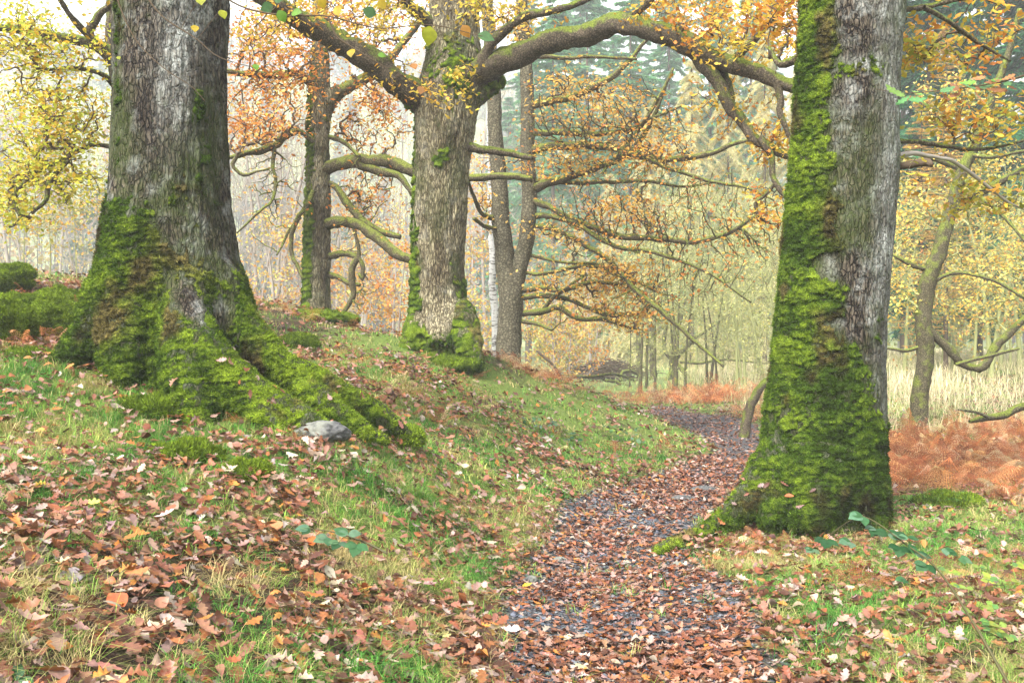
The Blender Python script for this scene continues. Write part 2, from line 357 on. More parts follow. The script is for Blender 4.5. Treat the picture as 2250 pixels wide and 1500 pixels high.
def moss_colour(V, nz, seed, bright=0):
    t = np.clip(.42+.4*fbm(V*3.0, 3, seed)+.22*fbm(V*22, 2, seed+3)+.18*nz+bright, 0, 1)  # upward-facing moss is coloured brighter, as if lit from above
    lo = s2l((50, 62, 22))*.32; mi = s2l((88, 120, 34))*.38; hi = s2l((152, 180, 52))*.48
    t = t[:, None]; return np.where(t < .5, lo+(mi-lo)*t*2, mi+(hi-mi)*(t-.5)*2)
def blades(V, q, Nn, m, n, rg, parent, seed, ln=(.009, .026), name='moss_tufts', bright=0, vcol=None, raw=False):
    a = np.linalg.norm(np.cross(V[q[:, 2]]-V[q[:, 0]], V[q[:, 3]]-V[q[:, 1]]), axis=1); w = a*np.clip(m[q].mean(1)-.35, 0, 1)
    w *= np.where(Nn[q].mean(1)[:, 1] > .35, .15, 1)
    f = rg.choice(len(q), n, p=w/w.sum()); uv = rg.random((n, 2))[:, :, None]; Q = q[f]
    p = (V[Q[:, 0]]*(1-uv[:, 0])+V[Q[:, 1]]*uv[:, 0])*(1-uv[:, 1])+(V[Q[:, 3]]*(1-uv[:, 0])+V[Q[:, 2]]*uv[:, 0])*uv[:, 1]
    nn = Nn[Q].mean(1); L = rg.uniform(*ln, n)
    dr = nn+rg.normal(0, .55, (n, 3)); dr[:, 2] += .1; dr /= np.linalg.norm(dr, axis=1, keepdims=True)
    side = np.cross(dr, rg.normal(0, 1, (n, 3))); side /= np.linalg.norm(side, axis=1, keepdims=True); wd = (L*.17)[:, None]
    c = moss_colour(p, nn[:, 2], seed, bright+.1)*np.exp(rg.normal(0, .4, (n, 1)))
    if vcol is not None: c = vcol[Q[:, 0]]*1.15*np.exp(rg.normal(0, .4, (n, 1)))
    W = np.stack([p-dr*.004-side*wd, p-dr*.004+side*wd, p+dr*L[:, None]], 1).reshape(-1, 3)
    if raw: return W, np.repeat(c, 3, 0)
    return mesh(name, W, [np.arange(3*n).reshape(-1, 3)], M['moss_blade'], parent, np.repeat(c, 3, 0), False)
MOSSY = []
def crown_mesh(V, q, mt, A_, e, leafmat='leaf'):
    LV = np.concatenate(A_.V); fs = [(k, np.concatenate(v)) for k, v in A_.Fs.items()]; c = np.concatenate([np.full((len(V), 3), .1), np.concatenate(A_.C)])
    return mesh('crown', np.vstack([V, LV]), [q]+[f+len(V) for _, f in fs], [M[mt], M[leafmat]], e, c, False, np.concatenate([np.zeros(len(q), int)]+[np.ones(len(f), int) for _, f in fs]))
class Tree:
    def __init__(s, name, label, cat='tree', base=(0, 0, 0), group=None):
        s.e = empty(name, base, label, cat, group); s.nodes = []; s.rg = np.random.default_rng(abs(hash(label)) % 1000 if False else sum(map(ord, label)) % 9973)
    def hero(s, rows, d, roots=(), vox=.012, mask=None, lich=None, flute=.05, flz=(1.3, 0), mossn=0, lean=None, barkmat='bark', bumpk=1.0, mthick=.03, bright=0, S=72, brown=None):
        rg = s.rg; z, cx, rad = rows_px(rows, d); o = np.argsort(z); z, cx, rad = z[o], cx[o], rad[o]
        zz = np.arange(z[0]-.35, z[-1], .05); c = cr(np.stack([z, cx, rad], 1), 200); X = np.interp(zz, c[:, 0], c[:, 1]); R = np.interp(zz, c[:, 0], c[:, 2])
        Y = np.full(len(zz), float(d)); th = np.linspace(0, 2*np.pi, S, endpoint=False)
        T, Z = np.meshgrid(th, zz); RR = np.repeat(R[:, None], S, 1)
        q3 = np.stack([np.cos(T).ravel()*1.6, np.sin(T).ravel()*1.6, Z.ravel()*.35], 1)
        A = (flute*.35+flute*(1-sm(Z, z[0]+flz[1], z[0]+flz[0]))).ravel(); fl = fbm(q3*1.5, 2, 5+len(rows))*A*2.2+fbm(q3*5, 2, 9)*.02
        RR = RR*(1+fl.reshape(RR.shape)); V = np.stack([X[:, None]+RR*np.cos(T), Y[:, None]+RR*np.sin(T), Z], -1).reshape(-1, 3)
        K = len(zz); idx = np.arange(K*S).reshape(K, S); b = np.roll(idx, -1, 1); q = np.stack([idx[:-1], b[:-1], b[1:], idx[1:]], -1).reshape(-1, 4)
        n = len(V); V = np.vstack([V, [X[0], d, zz[0]], [X[-1], d, zz[-1]]]); a = np.arange(S); bb = np.roll(a, -1)
        t = np.vstack([np.stack([bb, a, np.full(S, n)], 1), np.stack([(K-1)*S+a, (K-1)*S+bb, np.full(S, n+1)], 1)])
        parts = [(V, q, t)]
        for rt in roots:
            pts = np.array([[*P(px, py, dd), r/F*dd] for px, py, dd, r in rt]); c = cr(pts, 40); c[:, :3] += .02*np.stack([fbm(c[:, :3]*3+k*9, 2, 3) for k in range(3)], 1)
            c[:, 3] *= 1+.18*fbm(c[:, :3]*5, 2, 8); parts.append(closed_tube(c[:, :3], c[:, 3], 24))
        V, q = remesh(parts, vox); Nn = vnormals(V, q); px, py = proj(V)
        s.nodes += [np.array([X[i], d, zz[i]]) for i in range(0, K, 3)]
        m = mask(px, py, V) if mask else np.zeros(len(V)); m = np.clip(m+.8*fbm(V*np.array([5, 5, 3.]), 4, 31, .7)+.45*fbm(V*24, 3, 32), 0, 1) if mask else m
        # bark ridges run up the trunk
        rid = 1-np.abs(fbm(V*np.array([24, 24, 5.]), 3, 41))*2.2; fis = fbm(V*np.array([40, 40, 9.]), 2, 43)
        lump = fbm(V*np.array([3.5, 3.5, 2.]), 3, 44)
        VB = V+Nn*((rid*.014+fis*.008)*bumpk+lump*.025)[:, None]
        lc = lich(px, py, V) if lich else np.zeros(len(V))
        gr = np.clip(m*1.3+.2+1.3*fbm(V*np.array([3, 3, 1.6]), 3, 45)-.15, 0, .85)
        s.trunk = mesh('trunk', VB, [q], M[barkmat], s.e, np.stack([lc, gr, gr*0], 1)); s.e_loc = None
        if mask:
            h = np.clip(np.abs(fbm(V*np.array([4.5, 4.5, 10.]), 3, 51))*2.6, 0, 1)**.6; h2 = np.clip(np.abs(fbm(V*np.array([20, 20, 34.]), 2, 52))*2.4, 0, 1)**.6
            th_ = (1-.75*sm(px, 780, 920)*(py > 880)*(px < 1000))*sm(m, .42, .72)*(mthick*.15+mthick*1.35*h+.02*h2)-.006
            VM = V+Nn*(lump*.02)[:, None]+Nn*th_[:, None]; VM[:, 2] -= th_*.7
            keep = (m[q].max(1) > .44); qm = q[keep]; used = np.unique(qm); mp = np.full(len(V), -1); mp[used] = np.arange(len(used)); qm2 = mp[qm]
            V2 = VM[used]; N2 = vnormals(V2, qm2); br = bright(px[used], py[used], V2) if callable(bright) else bright
            mc = moss_colour(V2, N2[:, 2], 61, br+.3*(h[used]-.6)+.2*(h2[used]-.6)); dry = (brown(px[used], py[used]) if brown else np.zeros(len(V2)))+.9*sm(fbm(V2*np.array([4, 4, 3.]), 3, 81), .12, .45); dry = np.clip(dry, 0, .85)[:, None]; mc = mc*(1-dry)+dry*mc.mean(1, keepdims=True)*np.array([1.3, .95, .42]); s.mossV = (V2, N2)  # creases between moss clumps coloured darker as painted shade; dry is brown moss
            W, cb = blades(V2, qm2, N2, m[used], mossn, rg, None, 61, vcol=mc, raw=True); n0 = len(V2); MOSSY.append((V2, N2))
            mesh('moss_cover', np.vstack([V2, W]), [qm2, np.arange(len(W)).reshape(-1, 3)+n0], [M['moss'], M['moss_blade']], s.trunk, np.vstack([mc, cb]), True, np.concatenate([np.zeros(len(qm2), int), np.ones(len(W)//3, int)]))
        return s
    def limb(s, pts, d0, d1=None, S=14, name='branch', mt='limb', rough=.12, taper=None, grow=True, ds=None, wob=.4, rk=1.0):
        d1 = d0 if d1 is None else d1; n = len(pts); ds = ds if ds is not None else np.linspace(d0, d1, n)
        c = np.array([[*P(p[0], p[1], ds[i]), p[2]/F*ds[i]] for i, p in enumerate(pts)])
        L = np.linalg.norm(np.diff(c[:, :3], axis=0), axis=1).sum(); K = int(np.clip(L/.06, 10, 140)); c = cr(c, K)
        r = np.maximum(c[:, 3]*rk, .003); c = c[:, :3]+wob*r[:, None]*np.stack([fbm(c[:, :3]*2.2/np.maximum(r.mean()*8, .3)+k*7, 2, 5+k) for k in range(3)], 1)*1.2
        V, q = tubes(c[None], r[None], S); ctr = np.repeat(c, S, 0); dr = V-ctr
        V = ctr+dr*(1+rough*2.4*fbm(V*8, 3, 17)+rough*1.5*fbm(V*26, 2, 18))[:, None]
        nn = len(V); V = np.vstack([V, c[-1]]); a = np.arange(S); t = np.stack([(K-1)*S+a, (K-1)*S+np.roll(a, -1), np.full(S, nn)], 1)
        mesh(name, V, [q, t], M[mt], s.e)
        if grow: s.nodes += list(c[::2])
        return c
    def crown(s, blobs, palette, leaf=.09, per=20, n=400, mt='twig', rmin=.004, rmax=.03, spread=.16, tmpl=LEAF4, w=None, flat=.5, leafmat='leaf', arch=.12, jit=.1, keep=None, droop=0, var=.2, twigname='twigs', pen=.15):
        rg = s.rg; A = []; tot = sum(b[6] if len(b) > 6 else 1 for b in blobs)
        for b in blobs:
            px, py, d, rx, ry, rd = b[:6]; k = int(n*(b[6] if len(b) > 6 else 1)/tot); u = rg.normal(0, 1, (k, 3)); u /= np.linalg.norm(u, axis=1, keepdims=True); u *= rg.random((k, 1))**.5
            # clumped sample
            dd = d+u[:, 1]*rd; A.append(np.stack([(px+u[:, 0]*rx-CX)/F*dd, dd, CZ-(py+u[:, 2]*ry-HY)/F*dd], 1))
        A = np.vstack(A); A = A+.25*np.stack([fbm(A*1.6+k*11, 2, 70+k) for k in range(3)], 1)
        segs, rr = colonize(np.array(s.nodes), A, rg, rmin, rmax, arch, jit, pen)
        V, q = tubes(segs, rr, 4)
        if not per: mesh('crown', V, [q], M[mt], s.e)
        if per:
            Np = len(segs)*per; si = np.repeat(np.arange(len(segs)), per); t = rg.random(Np)**.6*3.99; k = t.astype(int); u = (t-k)[:, None]
            L = np.linalg.norm(segs[si, -1]-segs[si, 0], axis=1); 
            pos = segs[si, k]*(1-u)+segs[si, k+1]*u+rg.normal(0, 1, (Np, 3))*np.array([1, 1, flat])*spread*rg.random((Np, 1))**.5; pos[:, 2] -= droop*rg.random(Np)
            if keep is not None:
                kp = keep(pos); pos = pos[kp]; Np = len(pos)
            nr = np.stack([rg.normal(0, .6, Np), rg.normal(0, .6, Np)-.15, np.ones(Np)*.8], 1); hd = rg.normal(0, 1, (Np, 3)); hd[:, 2] -= .35
            sc = leaf*rg.uniform(.6, 1.25, Np); cl = .5+.5*fbm(pos*1.3, 2, 90); pi = np.clip((cl*.75+rg.random(Np)*.45-.1)*len(palette), 0, len(palette)-1e-3).astype(int)
            col = palette[pi]*np.exp(rg.normal(0, var, (Np, 1))); A_ = Acc(); place(tmpl[0], tmpl[1], pos, basis(nr, hd), sc, col, A_, curl=rg.normal(0, .35, Np)); crown_mesh(V, q, mt, A_, s.e, leafmat)
        return s
def ground_at(px, py, lo=2, hi=45):
    """first point of the slope seen through a pixel"""
    ds = np.geomspace(lo, hi, 400); X = (px-CX)/F*ds; Z = CZ-(py-HY)/F*ds; g = H(X, ds); k = np.argmax(g >= Z)
    return np.array([X[k], ds[k], g[k]])
# ---------------------------------------------------------------- palettes
ORANGE = pal((240, 190, 76), (230, 156, 62), (216, 134, 58), (240, 200, 110), (200, 140, 80), k=.8)
YELLOW = pal((222, 216, 66), (236, 216, 76), (204, 210, 72), (234, 190, 66), (176, 194, 66), k=.7)
GOLD = pal((236, 200, 76), (230, 170, 62), (214, 194, 66), (218, 138, 56), (180, 182, 64), k=.74)
PALEY = pal((230, 208, 116), (232, 190, 96), (214, 204, 110), (224, 168, 92), k=.85)
LITTER = pal((178, 124, 98), (188, 152, 136), (150, 90, 60), (206, 182, 168), (172, 108, 62), (108, 66, 46), (216, 196, 164), (212, 142, 66), k=.55)
LITW = np.array([.22, .18, .19, .07, .14, .14, .02, .04])
GRASS = pal((92, 158, 60), (124, 180, 72), (158, 196, 84), (184, 188, 104), (206, 188, 130), (80, 138, 66), k=.72)
BRACK = pal((206, 138, 88), (180, 108, 66), (222, 166, 112), (146, 90, 58), (230, 204, 156), (214, 132, 80), k=.82)
def visible_xy(n, y0, y1, rg, p=1.0, m=.6):
    y = (rg.random(n)*(y1**(1+p)-y0**(1+p))+y0**(1+p))**(1/(1+p)); x = rg.uniform(-1, 1, n)*(.55*y+.55)+np.where(rg.random(n) < .16, rg.choice([-1, 1], n)*(.55*y+rg.uniform(0, 2.2, n)), 0)*0; k = rg.random(n) < .14; x[k] = (rg.choice([-1, 1], n)*(.55*y+rg.uniform(.3, 2.4, n)))[k]; return x, y
LT = (-2.75, 8.0); RTX = (2.5, 8.1)
def off_trunks(x, y):
    return (np.hypot(x+2.75, y-8.05) > .55)&(np.hypot(x-2.5, y-8.1) > .42)&(np.hypot(x+1.02, y-14) > .45)
def litter():
    A = Acc(); rg = np.random.default_rng(11)
    for (y0, y1, n, tmpl, sc) in ((1.2, 5.2, 18500, OAK, (.045, .1)), (5.2, 8.2, 20500, OAK, (.045, .09)), (8.2, 13, 28500, OAK6, (.045, .1)), (13, 28, 30000, LEAF4, (.06, .11))):
        x, y = visible_xy(n*2, y0, y1, rg); ip = sm(in_path(x, y), -.25, .15); g = greens(x, y)
        clump = .5*n2(x, y, 1.5, 61, 3)+.75*n2(x, y, 5.5, 63, 2); w = np.clip(.52+clump*1.2-.55*g, .09, 1)*(1-.3*sm(y, 13, 22)); w = np.maximum(w, ip*(.64+.8*n2(x, y, 1.5, 62, 2)+.5*sm(y, 9, 12)-.42*(1-np.minimum(1, np.abs(y-7.4)/1.1)))) ; w = np.where((y < 5.8)&(ip < .5), np.maximum(w, .38+.8*clump), w)
        k = (rg.random(len(x)) < w)&off_trunks(x, y); x, y = x[k], y[k]; m = len(x)
        z = H(x, y)+rg.uniform(.004, .075, m)*np.where(in_path(x, y) > 0, .35, 1)
        nr = nrmH(x, y)+rg.normal(0, .33, (m, 3))*np.array([1, 1, .2])*np.where(in_path(x, y) > 0, .6, 1)[:, None]; hd = rg.normal(0, 1, (m, 3)); S_ = rg.uniform(*sc, m)*np.where(in_path(x, y) > 0, .85, 1)
        tm = tmpl
        for which in (0, 1):
            sel = rg.random(m) < (.84 if tmpl is not LEAF4 else 1) if which == 0 else ~sel
            if not sel.any(): continue
            T_, F_ = tm if which == 0 else OVAL; kk = sel.sum()
            place(T_, F_, np.stack([x, y, z], 1)[sel]-0, basis(nr[sel], hd[sel]), S_[sel]*(1 if which == 0 else .9), leafcol(LITTER, kk, rg, .2, LITW), A, curl=rg.normal(.15, .55, kk), curl2=rg.normal(.1, .5, kk))
    for V2, N2 in MOSSY:    # leaves caught on the moss at the feet of the oaks
        k = np.where((N2[:, 2] > .45)&(V2[:, 2]-H(V2[:, 0], V2[:, 1]) < .45)&(V2[:, 1] < 9))[0]
        if len(k) < 50: continue
        k = rg.choice(k, 45); place(OAK[0], OAK[1], V2[k]+N2[k]*.015, basis(N2[k]+rg.normal(0, .25, (45, 3)), rg.normal(0, 1, (45, 3))), rg.uniform(.045, .09, 45), leafcol(LITTER, 45, rg, .2, LITW), A, curl=rg.normal(.15, .5, 45), curl2=rg.normal(.1, .5, 45))
    o = A.build('leaf_litter', M['litter']); tag(o, 'fallen brown oak and beech leaves covering the path and the bank', None, None, 'stuff')
def blade_mesh(acc, x, y, z, h, wd, lean, col, rg):
    n = len(x); a = rg.uniform(0, 2*np.pi, n); dx = np.cos(a); dy = np.sin(a); p = np.stack([x, y, z], 1); sd = np.stack([-dy, dx, 0*dx], 1)*wd[:, None]; ln = np.stack([dx, dy, 0*dx], 1)*(lean*h)[:, None]
    up = np.array([0, 0, 1.])*h[:, None]; mid = p+up*.55*(1-.15*lean[:, None])+ln*.3; tip = p+up*(1-.35*np.minimum(lean, 1.6)[:, None])+ln*1.0
    V = np.stack([p-sd, p+sd, mid-sd*.75, mid+sd*.75, tip], 1).reshape(-1, 3); o = (np.arange(n)*5)[:, None]
    acc.add(V, [np.array([[0, 1, 3, 2]])+o, np.array([[2, 3, 4]])+o], np.repeat(col, 5, 0))
def grass():
    A = Acc(); rg = np.random.default_rng(12)
    for y0, y1, nt, nb, hh, ww, sp in ((1.2, 4.5, 6800, 20, (.06, .17), .0012, .02), (4.5, 8, 15000, 18, (.05, .15), .0016, .024), (8, 13, 20000, 12, (.04, .12), .0028, .03), (13, 26, 17000, 8, (.05, .14), .0048, .05)):
        x, y = visible_xy(nt, y0, y1, rg); g = greens(x, y); cl = n2(x, y, 4.2, 64, 2); w = np.clip(.3+.75*g+1.0*cl, .04, 1)*(1-sm(in_path(x, y), -.1, .06)*.975)
        k = (rg.random(nt) < w)&off_trunks(x, y); x, y, g, cl = x[k], y[k], g[k], cl[k]; m = len(x); sz = rg.uniform(.45, 1.15, m)
        t = np.clip(.42-.9*n2(x, y, 2.3, 65, 2)+rg.normal(0, .25, m)-.35*(g-.5), 0, .999); bc = GRASS[(t*5).astype(int)]*np.exp(rg.normal(0, .18, (m, 1)))
        i = np.repeat(np.arange(m), nb); n = len(i); X = x[i]+rg.normal(0, sp, n)*sz[i]; Y = y[i]+rg.normal(0, sp, n)*sz[i]; h = rg.uniform(*hh, n)*sz[i]
        dry = rg.random(n) < .16; col = np.where(dry[:, None], GRASS[4], bc[i])*np.exp(rg.normal(0, .2, (n, 1)))
        blade_mesh(A, X, Y, H(X, Y)-.005, h, np.full(n, ww)*rg.uniform(.7, 1.3, n), rg.uniform(.35, 2.1, n), col, rg)
    o = A.build('grass', M['grass'], None, False); tag(o, 'short green and straw coloured grass growing through the leaves', None, None, 'stuff')
def meadow():
    A = Acc(); rg = np.random.default_rng(13)
    for (y0, y1, n, w, hh) in ((15, 26, 22000, .005, (.3, .75)), (26, 45, 30000, .009, (.35, .8)), (45, 95, 26000, .022, (.4, .9))):
        x, y = visible_xy(n, y0, y1, rg); right = sm(x-.08*y, 1.5, 5); keep = np.where(y < 26, sm(x, 4.2, 6.2)*.9, np.where(right > .3, 1, .45))*(x > -6-.1*y)
        k = rg.random(n) < keep; x, y, right = x[k], y[k], right[k]; m = len(x); t = np.clip(right*.75+.5*n2(x, y, .22, 66, 2)+rg.normal(0, .12, m), 0, .999)
        PM = pal((158, 200, 116), (184, 206, 126), (208, 206, 146), (226, 212, 164), (232, 216, 178), k=.82); col = PM[(t*5).astype(int)]*np.exp(rg.normal(0, .25, (m, 1)))
        h = rg.uniform(*hh, m)*(.25+.75*t)*(.55+.8*np.clip(.5+n2(x, y, .9, 68, 2), 0, 1)); blade_mesh(A, x, y, H(x, y), h, np.full(m, w*.8), rg.uniform(.2, 1.5, m), col, rg)
    o = A.build('meadow_grass', M['grass'], None, False); tag(o, 'tall pale reedy grass of the meadow behind the trees', None, None, 'stuff')
# ---------------------------------------------------------------- bracken
def frond_template(npin=13, nl=5):
    V = []; T3 = []
    def sl(p, q, w, z0=0., z1=0.):
        p = np.array(p, float); q = np.array(q, float); d = q-p; n = np.array([-d[1], d[0]])/(np.hypot(*d)+1e-9)*w; b = len(V)
        V.extend([[*(p-n), z0], [*(p+n), z0], [*q, z1]]); T3.append([b, b+1, b+2])
    for i in range(npin):
        t = .12+.86*i/npin; L = .30*math.sin(math.pi*min(1, t*.85+.2))*(1.05-t*.6)
        for s in (-1, 1):
            tip = (t+.09, s*L); sl((t, 0), tip, .0045, 0, -.03)
            for k in range(nl):
                u = (k+.6)/nl; bx = t+.09*u; by = s*L*u; l = .048*(1.1-u)+.008
                for e in (-1, 1): sl((bx, by), (bx+e*l*.9+.006, by+s*l*.45), .0055 if nl > 3 else .009, -.03*u, -.03*u-.012)
    b = len(V)
    for i in range(5): t = i/5; V += [[t, -.005*(1-t*.7), .004], [t, .005*(1-t*.7), .004]]
    for i in range(4): a = b+2*i; T3 += [[a, a+1, a+3], [a, a+3, a+2]]
    return np.array(V, float), [np.array(T3)]
FR = frond_template(); FRS = frond_template(10, 2)
def fronds(acc, pos, L, rg, tmpl=FR, up=(.3, 1.2), drop=(.3, 1.1), pal_=BRACK):
    n = len(pos); T, F_ = tmpl; m = len(T); a = rg.uniform(0, 2*np.pi, n); e = rg.uniform(*up, n); dr = rg.uniform(*drop, n); ys = rg.uniform(.45, 1.15, n)[:, None]; tw = rg.normal(0, .45, n)
    X = T[:, 0][None]; Y = T[:, 1][None]*ys*(1+.25*np.sin(T[:, 0][None]*rg.uniform(8, 22, n)[:, None])); Zt = T[:, 2][None]; hx = np.stack([np.cos(a), np.sin(a)], 1); sx = np.stack([-np.sin(a), np.cos(a)], 1)
    rad = X*np.cos(e)[:, None]; z = X*np.sin(e)[:, None]-dr[:, None]*X**2.2*.8+Zt+Y*tw[:, None]*X+.12*np.sin(X*9+tw[:, None]*3)*np.abs(Y)*3-np.abs(Y)*rg.uniform(0, .8, n)[:, None]
    V = np.stack([rad*hx[:, :1]+Y*sx[:, :1], rad*hx[:, 1:]+Y*sx[:, 1:], z], -1)*L[:, None, None]+pos[:, None, :]
    V[:, :, :] += 0; g = pos[:, 2][:, None]-.02; V[:, :, 2] = np.maximum(V[:, :, 2], g)
    acc.add(V.reshape(-1, 3), [(f[None]+(np.arange(n)*m)[:, None, None]).reshape(-1, 3) for f in F_], np.repeat(leafcol(pal_, n, rg, .25), m, 0))
def bracken_bed():
    A = Acc(); rg = np.random.default_rng(14); PX = []
    def patch(n, cx, cy, rx, ry, L, tm, up=(.2, 1.2)):
        u = rg.normal(0, .5, (n, 2)); x = cx+u[:, 0]*rx; y = cy+u[:, 1]*ry; k = (in_path(x, y) < -.12)&off_trunks(x, y)&(y > 2); x, y = x[k], y[k]
        fronds(A, np.stack([x, y, H(x, y)], 1), rg.uniform(*L, len(x)), rg, tm, up)
    patch(800, 5.4, 12.4, 2.6, 1.5, (.32, .75), FR, (.6, 1.45)); patch(260, 4.4, 10.3, 1.0, 1.1, (.35, .75), FR, (.3, 1.2)); patch(200, 6.3, 11.2, 1.2, 1.0, (.4, .8), FR); patch(420, 7.5, 14.5, 2.5, 1.6, (.35, .8), FR, (.6, 1.45))
    patch(260, 3.1, 6.2, 1.0, 1.0, (.18, .38), FR, (.1, .9)); patch(50, 1.95, 7.35, .35, .25, (.12, .3), FR, (.3, 1.2)); patch(70, 2.3, 6.0, .7, .5, (.15, .3), FR, (.1, .6)); patch(160, 4.6, 20.0, 1.2, 1.8, (.45, .8), FRS, (.5, 1.4)); patch(420, 5.0, 25.8, 2.0, 1.4, (.6, 1.15), FRS, (.6, 1.4))
    patch(150, .2, 16.6, 1.0, .7, (.35, .65), FRS, (.4, 1.2)); patch(90, 0.1, 15.2, .7, .5, (.25, .5), FRS); patch(120, -3.6, 15.3, 1.6, .8, (.25, .5), FRS); patch(320, -2.2, 11.6, 1.9, 1.4, (.18, .4), FRS, (.1, .9)); patch(60, -4.6, 8.6, .7, .4, (.2, .4), FR, (.4, 1.3))
    patch(120, -1.2, 10.6, 1.2, 1.2, (.15, .35), FRS, (.1, .7)); patch(70, -6.0, 12.2, 1.1, .8, (.3, .6), FRS); patch(50, -4.1, 9.3, .5, .5, (.25, .45), FR); patch(30, -2.5, 7.0, .5, .25, (.15, .25), FR, (0, .4))
    patch(60, -2.2, 5.2, 1.6, 1.3, (.08, .22), FR, (0, .4)); patch(60, 0, 12, 1.3, 1.5, (.15, .3), FRS, (.1, .7)); patch(90, 3.3, 5.2, .9, .8, (.12, .26), FR, (.0, .5))
    o = A.build('bracken', M['leaf'], None, False); tag(o, 'rust coloured dead bracken in beds beside the path and on the bank', None, None, 'stuff')

def gravel():
    rg = np.random.default_rng(15); n = 16000; y = rg.uniform(3.5, 12, n); a, b = path_edges(y); x = a+(b-a)*rg.random(n)+rg.normal(0, .06, n); r = rg.uniform(.005, .02, n)*(1+.5*(rg.random(n) < .05))
    k = in_path(x, y) > -.06; x, y, r = x[k], y[k], r[k]; n = len(x); T = np.array([[1, 0, 0], [-1, 0, 0], [0, 1, 0], [0, -1, 0], [0, 0, 1], [0, 0, -1], [.6, .6, .4], [-.6, .5, .5]], float); F_ = [np.array([[0, 6, 4], [6, 2, 4], [0, 2, 6], [2, 7, 4], [7, 1, 4], [2, 1, 7], [1, 3, 4], [3, 0, 4], [2, 0, 5], [1, 2, 5], [3, 1, 5], [0, 3, 5]])]
    A = Acc(); place(T*np.array([1, .75, .45]), F_, np.stack([x, y, H(x, y)+r*.2], 1), basis(np.stack([rg.normal(0, .2, n), rg.normal(0, .2, n), np.ones(n)], 1), rg.normal(0, 1, (n, 3))), r, leafcol(pal((120, 130, 142), (96, 104, 116), (150, 152, 158), (84, 84, 90), k=.42), n, rg, .2), A)
    o = A.build('gravel', M['grit'], None, False); tag(o, 'blue grey slate gravel of the path showing between leaves', None, None, 'stuff')
M['grit'] = mat('grit', lambda nt: outp(nt, prin(nt, attr(nt), .7)))
# ---------------------------------------------------------------- the near trees
def edge(px, py, tab):
    """signed distance right(+) of a boundary x(py)"""
    t = np.array(tab, float); return px-np.interp(py, t[:, 0], t[:, 1])
def left_oak():
    d = 8.0
    T = Tree('oak_tree', 'massive oak left of the path with a broad mossy foot and grey lichened bark above', 'tree', (-2.75, d, h1(-2.75, d)))
    rows = [(-900, 275, 478), (-300, 262, 490), (0, 258, 495), (100, 255, 490), (200, 255, 492), (300, 252, 493), (400, 248, 495), (450, 243, 498), (500, 233, 503), (550, 226, 510), (600, 218, 518), (650, 214, 528), (700, 216, 536), (760, 222, 540), (830, 228, 540), (900, 230, 540)]
    roots = [[(300, 520, 7.95, 50), (252, 640, 7.9, 56), (205, 730, 7.85, 46), (150, 785, 7.8, 30), (105, 812, 7.75, 14)],
             [(320, 540, 7.8, 56), (300, 700, 7.6, 52), (285, 790, 7.5, 36), (275, 840, 7.4, 16)],
             [(390, 480, 8.0, 50), (400, 600, 7.75, 60), (408, 700, 7.5, 58), (450, 795, 7.3, 58), (540, 870, 7.2, 48), (640, 922, 7.15, 40), (700, 950, 7.1, 24), (738, 974, 7.05, 8)], [(520, 850, 7.2, 30), (575, 905, 7.05, 26), (615, 955, 6.95, 14), (640, 985, 6.9, 5)], [(640, 830, 7.75, 26), (720, 885, 7.55, 20), (790, 935, 7.45, 14), (850, 968, 7.45, 5)],
             [(440, 480, 8.0, 30), (480, 620, 7.85, 42), (535, 725, 7.8, 40), (612, 800, 7.75, 36), (705, 852, 7.8, 33), (800, 898, 7.9, 27), (855, 928, 7.95, 18), (912, 962, 8.0, 6)],
             [(395, 720, 7.5, 50), (415, 830, 7.2, 52), (432, 900, 7.05, 42), (440, 950, 6.95, 20)],
             [(460, 460, 8.1, 26), (500, 600, 8.1, 30), (532, 700, 8.15, 30), (558, 770, 8.25, 26), (590, 830, 8.4, 16)]]
    def mask(px, py, V):
        b = np.interp(px, [200, 235, 340, 370, 400, 440, 500, 530], [400, 425, 445, 520, 560, 575, 600, 600]); m = sm(py-b, -60, 75)
        wedge = np.exp(-(((px-(400+(py-640)*.55))/38)**2+((py-655)/60)**2)**1.5)+np.exp(-(((px-490)/26)**2+((py-690)/34)**2)**1.5); m = m-.95*wedge
        up = .62*np.exp(-(((px-440)/45)**2+((py-380)/110)**2))+.62*np.exp(-(((px-435)/22)**2+((py-230)/40)**2))+.5*np.exp(-(((px-262)/10)**2))*(py < 430)+.5*np.exp(-(((px-380)/30)**2+((py-440)/60)**2))
        return np.clip(np.maximum(m, up), 0, 1)
    lich = lambda px, py, V: .8*np.exp(-(((px-355)/14)**2+((py-215)/30)**2))+.4*np.exp(-(((px-400)/50)**2+((py-150)/160)**2))
    br = lambda px, py, V: np.where(py > 560, .14, .0)+.16*sm(px, 440, 560)*sm(py, 650, 740)-.12*np.exp(-(((px-400)/80)**2+((py-540)/70)**2))  # moss on the right-hand root painted brighter, as its lit side
    T.hero(rows, d, roots, .0115, mask, lich, .07, (1.6, .2), 190000, mthick=.016, bright=br, brown=lambda px, py: .9*np.exp(-(((px-405)/75)**2+((py-545)/75)**2))+.6*np.exp(-(((px-250)/40)**2+((py-700)/50)**2)))
    return T
